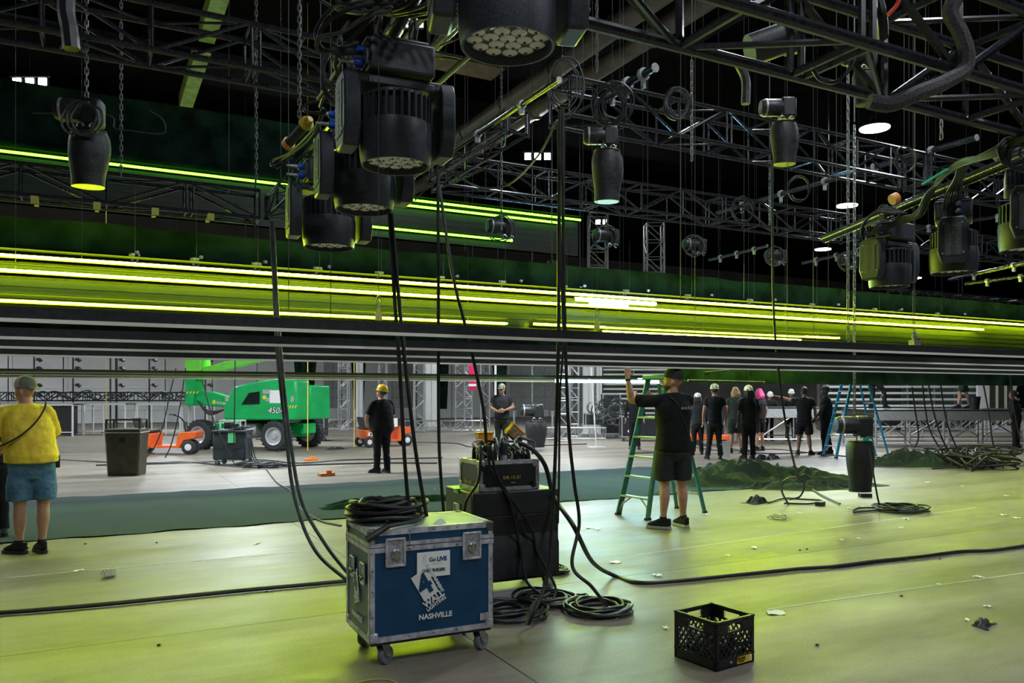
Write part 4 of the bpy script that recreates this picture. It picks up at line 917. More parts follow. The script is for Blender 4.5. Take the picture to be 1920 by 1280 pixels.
for i, (L, lab) in enumerate((([(1497, 900), (1520, 915), (1545, 930), (1575, 944)], 'stiff cable lying beyond the adapter box at right'), ([(1440, 942), (1470, 934), (1510, 936), (1540, 938), (1520, 944), (1470, 943)], 'cable loop lying beside the adapter box'))):
    solo('floor_cable', MB().path(spline([G(a, b, .02) for a, b in L], 6), .014, 7), 'cable_green' if i == 0 else 'rubber', lab, 'cable')
cable([G(1478, 945, .02), G(1466, 920, .25), G(1472, 900, .42), G(1492, 895, .40), G(1508, 908, .28), G(1500, 930, .1), G(1480, 936, .05)], .014, 'stiff cable loop standing up in front of the cloth')
# rolling adapters and odd pieces
heap(G(1418, 943), .17, .10, .13, 0, 'bag_black', 'adapter_box', 'black adapter pouch lying on the floor right of the ladder', 'pouch', seed=1.5)
solo('power_adapter', MB().box(G(1538, 944, .03), (.14, .1, .06), Matrix.Rotation(.4, 3, 'Z')), 'bag_black', 'small black adapter block on the cable beside the cloth tail', 'adapter')
solo('rubber_block', MB().box(G(1622, 928, .03), (.17, .12, .06), Matrix.Rotation(-.5, 3, 'Z')), 'bag_black', 'small black block on the floor below the hanging hoist bag', 'block')
R_ = Matrix.Rotation(PI / 2, 3, 'Y')
t = thing('water_bottle', 'clear crushed plastic bottle lying on the floor', 'bottle', G(1458, 968, .035), 1.9); part('bottle_body', MB().lathe([(.02, -.11), (.033, -.10), (.028, -.04), (.034, .0), (.03, .05), (.012, .09), (.012, .10)], 14, (0, 0, 0), R_), 'clear', t); part('cap', MB().lathe([(.014, .10), (.014, .118)], 12, (0, 0, 0), R_), 'white', t)
t = thing('plastic_cup', 'clear plastic cup tipped on the floor at left', 'cup', G(203, 1074, .035), .5); part('cup_wall', MB().lathe([(.028, -.05), (.038, .05), (.035, .05), (.026, -.045)], 16, (0, 0, 0), R_), 'clear', t)
heap(G(1843, 1172), .09, .05, .05, .3, 'bag_black', 'crumpled_bag', 'small crumpled black plastic scrap at the right of the floor', 'scrap', seed=3)
solo('tape_scrap', MB().box(G(1858, 1166, .03), (.03, .01, .01)), 'yellow_strap', 'tiny yellow piece on the crumpled black scrap', 'scrap')
heap(G(632, 852 - 10), .3, .1, .08, .2, 'bag_black', 'tool_pouch', 'dark pouch on the far floor right of the green lift', 'pouch', seed=5)
for px, py, wd, ln, lab in ((1452, 1149, .08, .11, 'white paper rectangle on the floor right of the crate'), (1125, 928, .2, .30, 'white paper sheet on the carpet left of the ladder'), (820, 912 + 5, .06, .14, 'small white slip on the carpet beside the rack'), (145, 1070, .03, .09, 'white tape strip on the floor behind the cup'),
        (1152, 1054, .06, .10, 'pale paper square right of the black case'), (1810, 1162, .02, .05, 'small white strip left of the black scrap'), (480, 1019, .02, .12, 'white scrap near the carpet edge left of the blue case')):
    p = G(px, py); solo('paper_scrap', MB().grid(6, 6, lambda u, v: p + FW * (v - .5) * ln + RT * ((u - .5) * wd * 1.6 + v * .02) + V((0, 0, .006 + .004 * math.sin(u * 7 + v * 4)))), 'paper', lab, 'paper')
for i, (px, py) in enumerate(((1578, 1013), (1610, 1010), (1700, 974), (1690, 990), (1880, 966), (1905, 972), (1620, 951), (1703, 945), (1760, 1096), (1852, 1138), (1835, 1083), (1886, 930), (1804, 912), (1740, 905), (1500, 962), (1592, 953), (1415, 1028), (1325, 965), (1232, 1080), (1248, 1178), (1365, 1042), (870, 868), (700, 872), (640, 874), (1280, 970), (1092, 995), (1103, 990), (1120, 993))):
    p = G(px, py); s = rnd.uniform(.02, .05); q = rnd.uniform(0, 6)
    solo('litter_scrap', MB().grid(3, 3, lambda u, v: p + V((s * 1.3 * (u - .5) + .3 * s * math.sin(v * 5 + q), s * (v - .5) * 1.8, .004 + s * .35 * abs(math.sin(u * 4 + v * 6 + q))))), 'paper', 'small white scrap of torn paper on the concrete', 'litter', 'scraps of torn white paper on the concrete')
for i, (px, py) in enumerate(((1500, 1032), (1513, 1030), (1762, 1048), (1690, 1118), (1532, 1210), (160, 950 + 70), (294, 1018), (500, 1110), (470, 1107), (1440, 970), (298, 1210), (870, 1190))):
    p = G(px, py); solo('dark_scrap', MB().lathe([(.004, 0), (.014, .004), (.008, .012)], 6, p), 'ink', 'tiny dark speck of debris on the concrete', 'litter', 'dark specks of debris on the concrete')
for L, lab in (([(668, 1279), (700, 1273), (730, 1274), (748, 1282)], 'yellow string lying at the bottom edge'),): solo('yellow_string', MB().path(spline([G(a, b, .006) for a, b in L], 6), .003, 5), 'yellow_strap', lab, 'string')
for px, py, lab in ((583, 861, 'orange rope reel on the far floor below the yellow line'), (612, 889, 'orange handled tool on the floor left of the yellow helmet man')):
    p = G(px, py, .03); solo('chalk_reel', MB().box(p, (.32, .12, .05), Matrix.Rotation(.3, 3, 'Z')).box(p + V((.05, 0, .05)), (.1, .06, .05)), 'orange_chalk', lab, 'tool')

# --- milk crate
fc = G(1343, 1260); ka = math.radians(-27.6 + 34); kx, ky = V((math.cos(ka), math.sin(ka), 0)), V((-math.sin(ka), math.cos(ka), 0)); S_ = .33; H_ = .283
cc = fc + kx * S_ / 2 + ky * S_ / 2
t = thing('milk_crate', 'black plastic lattice crate with yellow label on the floor', 'crate', (cc.x, cc.y, 0), ka)
part('crate_floor', MB().box((0, 0, .014), (S_ - .03, S_ - .03, .012)), 'crate', t)
h = S_ / 2
for s in range(4):
    R = Matrix.Rotation(s * PI / 2, 3, 'Z'); mb = MB()
    def bx(x, z, sx_, sz_, y=-h + .006, th=.012): c = R @ V((x, y, z)); mb.box(c, (sx_, th, sz_), R)
    bx(0, .030, S_, .056); bx(0, H_ - .006, S_ + .004, .012, th=.018); bx(0, .060, S_, .006, th=.02); bx(0, .095 * 0 + .006, S_ - .02, .012)
    bx(-h + .012, H_ / 2, .024, H_); bx(h - .012, H_ / 2, .024, H_)
    bx(-.105, H_ - .045, .08, .07); bx(.105, H_ - .045, .08, .07); bx(0, H_ - .016, S_, .02); bx(0, H_ - .077, S_, .012)
    for k in range(3): bx(0 if k == 0 else 0, H_ - .03 - .0 * k, .0001, .0001)
    for k in range(4):
        for sx_ in (-1, 1): bx(sx_ * .105, H_ - .022 - .016 * k, .10, .003, th=.018)
    part('crate_wall', mb, 'crate', t)
    lat = MB(); z0_, z1_ = .058, H_ - .083
    for k in range(-3, 9):
        for sg in (-1, 1):
            x0 = -.14 + k * .042; 
            pts = []
            xa, za, xb, zb_ = x0, z0_, x0 + sg * (z1_ - z0_) * .8, z1_
            def clip(xa, za, xb, zb_):
                lo, hi = -.142, .142
                if abs(xb - xa) < 1e-9: return (xa, za, xb, zb_) if lo <= xa <= hi else None
                ta, tb = (lo - xa) / (xb - xa), (hi - xa) / (xb - xa); ta, tb = min(ta, tb), max(ta, tb); ta, tb = max(0, ta), min(1, tb)
                return None if ta >= tb else (xa + (xb - xa) * ta, za + (zb_ - za) * ta, xa + (xb - xa) * tb, za + (zb_ - za) * tb)
            c_ = clip(xa, za, xb, zb_)
            if c_: lat.bar(R @ V((c_[0], -h + .006, c_[1])), R @ V((c_[2], -h + .006, c_[3])), .010, .006)
    part('wall_lattice', lat, 'crate', t)
LB = part('yellow_label', MB().prism([(-.035, .022), (.095, .022), (.095, .062), (-.02, .062), (-.035, .055)], -h - .0045, -h - .002), 'yellow_label', t, label='yellow label on the right wall')
LB.location = (.045, 0, -.008)
text('lettering', 'SAFETY NOTICE', .012, 'ink', LB, (.0, -h - .006, .053), XR, bold=.0006, sx=.8); text('lettering', 'DO NOT STAND OR', .0095, 'ink', LB, (.0, -h - .006, .042), XR, sx=.8); text('lettering', 'SIT ON CRATE', .0095, 'ink', LB, (.0, -h - .006, .032), XR, sx=.8)
part('barcode', MB().box((.127, -h - .005, .034), (.014, .003, .034)), 'paper', t)
text('lettering', 'TEK', .012, 'paper', t, (-.045, -h - .0055, .035), XR)
for i in range(46):
    x, y, z = rnd.uniform(-.12, .12), rnd.uniform(-.12, .12), rnd.uniform(.04, .17); p = wm(t) @ V((x, y, z)); a = V((rnd.uniform(-1, 1), rnd.uniform(-1, 1), rnd.uniform(-.5, .5))).normalized()
    solo('crate_adapter', MB().path([p - a * .045, p - a * .01, p, p + a * .045], [.014, .018, .011, .009], 8), 'white' if i % 3 == 0 else 'rubber', 'small connector or clamp piled inside the black crate', 'connector', 'connectors piled inside the crate')
coil(wm(t) @ V((0, 0, .08)), 4, .12, .008, 'black cable coiled inside the lattice crate', hgt=.1, rmin=.5, squash=1)
# ============================================================ mid-ground: ladders, bin, carts, lift, boxes
def camrot(h=0): return ANG - PI / 2 + h
def ladder(loc, rz, H, Wb, Wt, spread, rail, label, nst=5, rail_d=.07):
    t = thing('step_ladder', label, 'ladder', loc, rz)   # steps rise towards +X, width along Y
    s = spread / 2
    def fr(u, side): return V((-s + (s - .10) * u, side * (Wb / 2 + (Wt - Wb) / 2 * u), H * u))
    def rr(u, side): return V((s - (s - .06) * u, side * (Wb / 2 * .92 + (Wt - Wb) / 2 * u), H * u * .985))
    for sd in (-1, 1):
        part('front_rail', MB().bar(fr(0, sd), fr(1, sd), .032, rail_d), rail, t); part('rear_rail', MB().bar(rr(0, sd), rr(.98, sd), .03, .045), rail, t)
        part('rubber_foot', MB().box(fr(0, sd) + V((0, 0, .015)), (.09, .04, .03)), 'rubber', t); part('rubber_foot', MB().box(rr(0, sd) + V((0, 0, .015)), (.06, .04, .03)), 'rubber', t)
    n = nst
    for i in range(n):
        u = (i + 1) / (n + 1); a, b = fr(u, -1), fr(u, 1)
        st = part('step', MB().box((a + b) / 2, (.085, (b - a).length, .022)), 'alu_dull' if rail != 'ladder_green' else 'green_top', t)
        if i == 0:
            for sd in (-1, 1): part('knee_brace', MB().path([a.lerp(b, .5 + sd * .15), a.lerp(b, .5 + sd * .42) + V((-.03, 0, -.10)), fr(.03, sd)], .012, 6), 'alu_dull', st)
        c, d = rr(u, -1), rr(u, 1); part('rear_brace', MB().bar(c, d, .02, .03), 'alu_dull', t)
    part('top_cap', MB().box((-.02, 0, H + .02), (.30, Wt + .09, .06)), rail, t, bevel=.01)
    for sd in (-1, 1): part('spreader', MB().bar(fr(.45, sd), rr(.45, sd), .006, .022), 'alu_dull', t)
    return t
A_, B_, C_, D_ = G(1155, 965), G(1225, 973), G(1318, 965), G(1268, 951)
lc = (A_ + B_ + C_ + D_) / 4
ladder((lc.x + .0, lc.y, 0), math.radians(6), 1.80, .56, .33, 1.06, 'ladder_green', 'green step ladder straddling beside the man in black shorts', 6)
l2 = G(1605, 856); ladder((l2.x, l2.y, 0), camrot(0.15), 2.5, .60, .36, 1.45, 'ladder_blue', 'blue fibreglass step ladder left of the hanging hoist', 8)

# bin
p = G(224, 893); p += FW * .3
t = thing('waste_bin', 'brown plastic waste bin with open swing top on the floor', 'bin', p, camrot(.12))
Rg = []
for z, k in ((0, .86), (.04, .88), (.80, 1.0), (.86, 1.02)): Rg.append([V((x * k * .33, y * k * .27, z)) for x, y in [(-1, -.9), (-.9, -1), (.9, -1), (1, -.9), (1, .9), (.9, 1), (-.9, 1), (-1, .9)]])
part('bin_body', MB().rings(Rg), 'bin_brown', t, bevel=.006); part('silver_rim', MB().box((0, 0, .845), (.69, .57, .018)), 'worn_alu', t)
fr = MB()
for x in (-.31, .31): fr.box((x, -.20, 1.0), (.035, .04, .2)).box((x, .2, 1.0), (.035, .04, .2))
fr.box((0, -.2, 1.09), (.655, .04, .025)).box((0, .2, 1.09), (.655, .04, .025)).box((-.31, 0, 1.09), (.035, .42, .025)).box((.31, 0, 1.09), (.035, .42, .025)); part('swing_frame', fr, 'bin_brown', t)
part('lid_base', MB().box((0, 0, .885), (.66, .54, .06)), 'bin_brown', t, bevel=.015)
part('recycle_mark', MB().prism([(-.06, .0), (.06, .0), (.045, .05), (.08, .09), (-.08, .09), (-.045, .05)], -.272, -.268, c=(0, 0, .66)), 'tarp', t)

# orange stock carts
def cart(px, py, rz, s, label):
    p = G(px, py); t = thing('utility_cart', label, 'cart', p, camrot(rz)); t.scale = (s,) * 3; ax = Matrix.Rotation(-PI / 2, 3, 'X')
    part('rear_body', MB().prism([(-.80, .26), (-.35, .18), (-.30, .55), (-.84, .55)], -.36, .36), 'cart_orange', t, bevel=.02)
    part('front_cowl', MB().prism([(.30, .18), (.42, .18), (.50, .36), (.80, .42), (.84, .60), (.42, .58), (.34, .50)], -.30, .30), 'cart_orange', t, bevel=.02)
    part('floor_pan', MB().box((0, 0, .20), (.80, .66, .06)), 'cart_orange', t)
    part('seat', MB().box((-.58, 0, .60), (.46, .60, .09)), 'seat_black', t, bevel=.03); part('seat_back', MB().prism([(-.80, .6), (-.74, .6), (-.84, .95), (-.90, .95)], -.2, .2), 'seat_black', t)
    for sy in (-1, 1):
        o = part('wheel', MB().lathe([(.08, -.05), (.15, -.055), (.17, -.03), (.17, .03), (.15, .055), (.08, .05)], 22, (-.72, sy * .36, .17), ax), 'tyre', t); part('hub', MB().lathe([(.08, -.06), (.05, -.065), (.05, .065), (.08, .06)], 16, (-.72, sy * .36, .17), ax), 'white', o)
    o = part('wheel', MB().lathe([(.09, -.05), (.17, -.055), (.19, -.03), (.19, .03), (.17, .055), (.09, .05)], 22, (.64, 0, .19), ax), 'tyre', t); part('hub', MB().lathe([(.05, -.345), (.09, -.335), (.09, .05)], 16, (.64, 0, .19), ax), 'white', o)
    part('wheel_cover', MB().lathe([(.14, -.33), (.17, -.32), (.19, -.30), (.19, -.27)], 22, (.64, 0, .19), ax), 'tyre', t)
    part('tiller', MB().path([V((.45, 0, .55)), V((.40, 0, .85)), V((.30, 0, .98)), V((.10, 0, 1.05))], .025, 8).tube((.1, -.2, 1.05), (.1, .2, 1.05), .018, 8), 'rubber', t)
    lb = part('side_label', MB().box((-.58, -.365, .42), (.34, .006, .10)), 'paper', t); part('round_logo', MB().lathe([(.035, 0), (.035, .004)], 14, (-.66, -.373, .42), ax), 'ink', lb)
    text('lettering', 'Freeman', .045, 'ink', lb, (-.52, -.37, .435), XR); text('lettering', 'Rentals', .035, 'ink', lb, (-.54, -.37, .395), XR)
    return t
cart(317, 850, .0, 1.0, 'orange three wheeled cart behind the brown bin')
c2 = cart(722, 836, .6, .95, 'orange cart behind the man with the yellow helmet')
q = c2.location; solo('supply_box', MB().box(q + V((.1, .1, .72)), (.5, .4, .26), Matrix.Rotation(.3, 3, 'Z')), 'paper', 'white box on the orange cart behind the yellow helmet man', 'box')

# boom lift
cpos = W(960 + (-7.53) / 23.5 * FPX, 800, 23.5); cpos.z = 0
t = thing('boom_lift', 'green articulated boom lift with big black tyres', 'boom lift', cpos, camrot(math.radians(-15))); ax = Matrix.Rotation(-PI / 2, 3, 'X')
for x in (-1.22, 1.22):
    for y in (-.92, .92):
        kn = MB(); kn.lathe([(.24, -.04), (.25, -.17), (.36, -.175), (.41, -.14), (.42, -.10), (.42, .10), (.41, .14), (.36, .175), (.25, .17), (.24, .04)], 32, (x, y, .42), ax)
        for k in range(22): a = 2 * PI * k / 22; kn.box(V((x + .42 * math.cos(a), y, .42 + .42 * math.sin(a))), (.04, .30, .05), Matrix.Rotation(-a, 3, 'Y'))
        o = part('wheel', kn, 'tyre', t); part('wheel_rim', MB().lathe([(.03, -.15), (.07, -.15), (.08, -.09), (.18, -.08), (.215, -.17), (.25, -.185), (.255, -.10), (.25, .1)], 24, (x, y, .42), ax), 'rim', o)
    part('axle', MB().box((x, 0, .45), (.22, 1.6, .22)), 'lift_green', t, bevel=.02)
part('chassis', MB().box((0, 0, .62), (2.3, .80, .26)).box((1.5, 0, .6), (.5, .7, .3)), 'lift_green', t, bevel=.03)
part('hydraulic_tank', MB().lathe([(.20, -.35), (.22, -.33), (.22, .33), (.20, .35)], 20, (.1, -.55, .55), Matrix.Rotation(PI / 2, 3, 'Y')), 'alu_dull', t)
hood = [(-.42, .86), (1.85, .86), (1.92, 1.2), (1.88, 1.98), (1.2, 2.02), (.55, 1.93), (-.12, 1.78), (-.42, 1.25)]
part('engine_hood', MB().prism(hood, -1.02, -.25), 'lift_green', t, bevel=.05); part('counterweight', MB().prism([(.0, .86), (1.9, .86), (1.88, 1.85), (.3, 1.8)], -.25, .95), 'lift_green', t, bevel=.05)
wn = part('vent_window', MB().prism([(.18, 1.30), (.75, 1.32), (.75, 1.66), (.42, 1.62)], -1.035, -1.02), 'glass_dark', t); part('window_frame', MB().path([V((x, -1.035, z)) for x, z in ((.18, 1.30), (.75, 1.32), (.75, 1.66), (.42, 1.62))], .012, 6, closed=True), 'ink', wn)
part('notice_sheet', MB().box((1.28, -1.03, 1.52), (.42, .01, .36)), 'paper', t); [part('small_decal', MB().box(*q), 'alu_dull', t) for q in (((1.0, -1.03, 1.66), (.28, .01, .12)), ((1.02, -1.03, 1.44), (.14, .01, .1)), ((-.3, -1.03, 1.45), (.12, .01, .12)), ((1.78, -1.03, 1.45), (.1, .01, .16)))]
text('lettering', '450AJ', .24, 'ink', t, (1.30, -1.032, 1.13), XR, shear=.25, bold=.012); text('lettering', '450AJ', .24, 'paper', t, (1.30, -1.04, 1.13), XR, shear=.25)
part('yellow_logo', MB().lathe([(.06, 0), (.06, .01)], 14, (.90, -1.035, 1.5), ax), 'yellow_strap', t)
hz = MB()
for k in range(5): hz.prism([(1.50 + k * .085, 1.20), (1.54 + k * .085, 1.20), (1.58 + k * .085, 1.28), (1.54 + k * .085, 1.28)], -1.04, -1.03)
part('hazard_stripe', hz, 'yellow_strap', t)
part('turntable', MB().lathe([(.5, .72), (.5, .86)], 24), 'ink', t)
# tower block and arms on the left
part('lower_arm', MB().prism([(-1.95, 1.42), (-1.75, 1.28), (-.42, 1.18), (-.3, 1.42), (-1.2, 1.66), (-1.95, 1.70)], -.55, -.25), 'lift_green', t, bevel=.03)
part('knuckle', MB().prism([(-2.0, 1.25), (-1.72, 1.25), (-1.66, 1.7), (-1.66, 2.62), (-2.0, 2.62)], -.62, -.18), 'lift_green', t, bevel=.03)
part('upper_tower', MB().prism([(-1.99, 2.05), (-1.45, 2.02), (-1.45, 2.65), (-1.99, 2.70)], -.64, -.16), 'lift_lime', t, bevel=.02)
part('main_boom', MB().prism([(-1.5, 2.12), (1.2, 2.72), (1.2, 2.95), (-1.5, 2.36)], -.55, -.25), 'lift_lime', t, bevel=.02)
part('extension_boom', MB().prism([(-1.9, 3.28), (1.4, 3.30), (1.4, 3.56), (-1.9, 3.62)], -.30, 0), 'paper', t, bevel=.01)
part('boom_link', MB().prism([(-1.95, 2.6), (-1.6, 2.6), (-1.6, 3.6), (-1.95, 3.6)], -.5, -.2).prism([(1.1, 2.7), (1.4, 2.7), (1.4, 3.55), (1.1, 3.55)], -.5, -.2), 'lift_green', t)
hz = MB()
for k in range(4): hz.prism([(-1.95 + k * .11, 1.60), (-1.90 + k * .11, 1.60), (-1.85 + k * .11, 1.67), (-1.90 + k * .11, 1.67)], -.635, -.625)
part('hazard_stripe', hz, 'yellow_strap', t); text('lettering', 'SUNBELT', .11, 'paper', t, (-.75, -.56, 1.32), (PI / 2, .12, 0)); part('yellow_logo', MB().lathe([(.06, 0), (.06, .01)], 14, (-1.05, -.565, 1.36), ax), 'yellow_strap', t)
for k in range(3): cable([wm(t) @ V(p) for p in ((-1.6, -.6, 1.4), (-1.2, -.6, 1.1 - .05 * k), (-.7, -.5, 1.15), (-.3, -.4, 1.3))], .02, 'black hydraulic hose sagging under the green lift arm', name='hydraulic_hose', group='hydraulic hoses of the lift')

# rolling box with opened small case
p = G(428, 873) + FW * .3; t = thing('rolling_box', 'black rolling box with an open case on it, left of the green lift wheel', 'rolling case', p, camrot(.05))
part('body', MB().box((0, 0, .44), (.72, .6, .62)), 'case_black_side', t, bevel=.03); part('top_edge', MB().box((0, 0, .76), (.76, .64, .05)), 'case_black_side', t, bevel=.01)
for x in (-.2, .2): part('hand_recess', MB().box((x, -.3, .44), (.17, .012, .10)), 'ink', t)
part('tape_patch', MB().box((.06, -.305, .62), (.16, .01, .22)), 'tape_green', t)
for x in (-.3, .3):
    for y in (-.24, .24): caster(t, x, y, .2, R=.06)
q = wm(t) @ V((0, 0, .785)); t2 = thing('open_case', 'small pale edged open case on the black rolling box', 'case', q, camrot(.05))
fr = MB()
for x in (-.22, .22): fr.box((x, -.2, .11), (.03, .03, .22)).box((x, .2, .11), (.03, .03, .22))
for z in (.015, .21): fr.box((0, -.2, z), (.46, .03, .03)).box((0, .2, z), (.46, .03, .03)).box((-.22, 0, z), (.03, .4, .03)).box((.22, 0, z), (.03, .4, .03))
part('edge_frame', fr, 'green_top', t2); part('inner_gear', MB().box((-.08, 0, .10), (.14, .3, .15)).box((.1, 0, .08), (.12, .3, .12)), 'blackmetal', t2)
for i in range(3): loop_bundle(wm(t) @ V((.1 + .1 * i, -.05, .80 + .03 * i)), 2, .18, .014, 'black cable heaped on the rolling box', 'rubber', group='cable heaped on the rolling box')
for i in range(4): coil(G(470 + 14 * i, 874 + 3 * (i % 2)), 3, .34, .018, 'black cable tangled on the floor right of the rolling box', hgt=.08, squash=.8, rmin=.4, group='cable tangle right of the rolling box')
for i in range(3): cable([wm(t) @ V((.25, -.2, .8)), wm(t) @ V((.42 + .03 * i, -.3, .6)), wm(t) @ V((.5 + .05 * i, -.4, .2)), wm(t) @ V((.8, -.5, .03))], .014, 'black cable dropping from the rolling box to the floor', group='cables dropping from the rolling box')
for i, L in enumerate(([(330, 690), (318, 740), (305, 800), (285, 845), (262, 866)], [(348, 690), (336, 770), (322, 830), (310, 858)], [(376, 700), (398, 780), (420, 830), (440, 870)], [(441, 660), (440, 760), (438, 860)])):
    cable([W(a, b, 17.5) for a, b in L], .013, 'thin dark cable hanging in front of the lift and carts', group='thin cables hanging before the lift')
mm = motor(998, 778, 22.5, .2, 'dark green hoist with short bag hanging beside the camo cap man', 1.35, .55, .16)
q = mm.location; tt = thing('hoist_chain', 'chain running down to the hoist beside the camo cap man', 'chain', (q.x, q.y, q.z + .3)); part('chain_links', chain_mb(0, 2.6, .13, .012), 'chain', tt); part('top_rod', MB().tube((0, 0, 2.6), (0, 0, CEIL - q.z - .35), .01, 6), 'chain', tt)
for (px, y0, y1, d) in ((199, 640, 812, 30), (577, 640, 845, 21), (664, 640, 838, 23)):
    a, b = W(px, y0, d), G(px, y1, .01); b = W(px, y1, d); b.z = max(b.z, .02)
    solo('yellow_strap', MB().tube(a, b, .012, 6).tube(a, V((a.x, a.y, 11.9)), .008, 5), 'yellow_strap', {199: 'yellow line hanging above the brown bin', 577: 'yellow line hanging in front of the rear lift wheel', 664: 'yellow line hanging left of the yellow helmet man'}[px], 'line')
# ============================================================ far stage pieces
def vtruss(px, d, z0, z1, size, label, m='alu', rz=0):
    p = W(px, CY, d); s = size
    return box_truss((p.x, p.y, z0), (p.x, p.y, z1), label, size=s, r=.025, bay=.45, br=.013, m=m, up=RT, plates=False, group='silver truss towers and rails at the back')
def htruss(px0, px1, d, z0, size, label, m='alu'):
    a, b = W(px0, CY, d), W(px1, CY, d); a.z = b.z = z0
    return box_truss(a, b, label, size=size, r=.025, bay=.5, br=.013, m=m, plates=True, group='silver truss towers and rails at the back')
vtruss(638, 35.2, .02, 4.5, .40, 'silver truss tower left of the yellow helmet man'); vtruss(712, 38, .02, 4.5, .35, 'silver truss tower right behind the yellow helmet')
vtruss(778, 33.2, .02, 4.5, .42, 'silver truss tower just right of the paired hanging cables'); vtruss(855, 35.2, .02, 4.5, .40, 'silver truss tower left of the camo cap man'); vtruss(872, 38, .02, 4.5, .35, 'slim silver tower behind the magenta cloth')
vtruss(902, 33, .02, 4.5, .36, 'silver truss tower directly beside the camo cap man'); vtruss(1047, 27.3, .02, 4.5, .32, 'silver truss tower behind the thick hanging cable'); vtruss(1068, 30, .02, 4.5, .32, 'second silver tower behind the thick hanging cable')
htruss(600, 700, 36, .02, .4, 'silver truss rail on the floor left of the yellow helmet man'); htruss(757, 908, 34, .02, .42, 'silver truss rail on the floor between the carts and camo cap man')
htruss(1022, 1136, 28, .02, .38, 'silver truss rail on the floor right of the hanging hoist'); htruss(640, 730, 37, 3.1, .4, 'silver truss header above the yellow helmet man'); htruss(778, 905, 34.5, 3.0, .4, 'silver truss header above the tower pair')
htruss(1100, 1300, 24, 2.9, .35, 'silver truss header above the man at the ladder')
def block(name, px0, px1, d, z0, z1, th, m, label, cat, rz=0, group=None):
    a, b = W(px0, CY, d), W(px1, CY, d); c = (a + b) / 2; t = thing(name, label, cat, (c.x, c.y, z0), camrot(rz), group); wd = (b - a).length
    part('front_panel', MB().box((0, 0, (z1 - z0) / 2), (wd, th, z1 - z0)), m, t)
    return t, wd
for px0, px1, d, z0, z1, lab in ((608, 641, 40, .9, 4.6, 'dark grey video panel left of the first silver tower'), (735, 782, 40, .9, 4.6, 'dark grey video panel behind the paired hanging cables'), (957, 1043, 33, .95, 4.6, 'wide dark grey video panel right of the camo cap man'), (1075, 1092, 33, .4, 4.6, 'narrow grey video panel right of the silver tower')):
    t, wd = block('video_panel', px0, px1, d, z0, z1, .12, 'screen_grey', lab, 'screen')
    n = max(1, round(wd / .5)); fr = MB()
    for i in range(n + 1): fr.box((-wd / 2 + wd * i / n, -.063, (z1 - z0) / 2), (.012, .008, z1 - z0))
    for k in range(int((z1 - z0) / .5) + 1): fr.box((0, -.063, k * .5), (wd, .008, .012))
    part('panel_grid', fr, 'ink', t)
    for sx in (-1, 1): part('support_leg', MB().box((sx * wd * .42, .1, -z0 / 2 + .01), (.08, .08, z0 - .01)), 'alu_dull', t)
for px0, px1, lab in ((655, 690, 'black drape leg hanging behind the first silver tower'), (815, 845, 'dark drape leg behind the round hanging cable'), (545, 600, 'dark stage curtain right of the lift'), (920, 955, 'dark curtain edge behind the camo cap man')):
    a, b = W(px0, CY, 42), W(px1, CY, 42); mb = MB()
    for o in (0, .06): mb.grid(30, 6, lambda u, v: V((a.x + (b.x - a.x) * u * (.4 + .6 * v) + (b.x - a.x) * .3 * (1 - v), a.y + (b.y - a.y) * u + o + .08 * math.sin(u * 25), .8 + 4.5 * v)))
    mb.tube(a + V((0, 0, 3.68)), b + V((0, 0, 3.68)), .03, 6).tube((a + b) / 2 + V((0, 0, 3.68)), (a + b) / 2 + V((0, 0, CEIL - 1.62)), .01, 5)
    solo('drape_leg', mb, 'drape', lab, 'drape')
for px0, px1, z0, z1, lab in ((797, 822, .5, 4.5, 'tall pale grey panel between the silver towers'), (1093, 1113, .4, 4.5, 'tall pale grey column right of the narrow video panel'), (668, 680, .3, 4.5, 'slim grey column beside the drape leg'), (1118, 1128, .4, 4.5, 'slim grey column left of the ladder')):
    t, wd = block('grey_column', px0, px1, 39 if px0 < 900 else 32, z0 * 0, z1, .3, 'wall', lab, 'column'); part('cap_strip', MB().box((0, -.152, (z1) / 2), (.03, .01, z1)), 'alu_dull', t)
t, wd = block('magenta_cloth', 879, 893, 37, 1.75, 3.0, .05, 'magenta', 'magenta cloth hanging between two silver towers', 'cloth'); part('white_band', MB().box((0, -.03, .25), (wd, .01, .12)), 'paper', t); part('hanger', MB().tube((0, 0, 1.2), (0, 0, 10.2), .01, 5), 'alu_dull', t)
t, wd = block('white_post', 927, 931, 24, 0, 3.2, .08, 'white', 'white round post right behind the camo cap man', 'post')
# left: barricade frames, black truss and side light poles
def frame(px0, px1, d, z1, label, shelf=0, dark=False):
    a, b = W(px0, CY, d), W(px1, CY, d); c = (a + b) / 2; wd = (b - a).length; t = thing('metal_frame', label, 'frame', (c.x, c.y, 0), camrot(0), 'white metal frames below the black truss')
    for sx in (-1, 1):
        for y in (0, .8): part('leg', MB().box((sx * wd / 2, y, z1 / 2), (.05, .05, z1)), 'white', t)
    for y in (0, .8):
        part('rail', MB().box((0, y, z1), (wd + .05, .05, .07)), 'white', t); part('rail', MB().box((0, y, .15), (wd, .04, .04)), 'white', t)
    part('top_board', MB().box((0, .4, z1 + .045), (wd + .1, .9, .03)), 'alu_dull', t)
    if dark:
        part('dark_panel', MB().box((0, .3, z1 / 2), (wd * .92, .3, z1 * .9)), 'ink', t)
    for k in range(shelf): part('post', MB().box((-wd / 2 + wd * (k + 1) / (shelf + 1), 0, z1 / 2), (.035, .035, z1)), 'white', t)
frame(70, 136, 30, 1.2, 'white edged frame with dark speaker stack beside the yellow shirt man', dark=True)
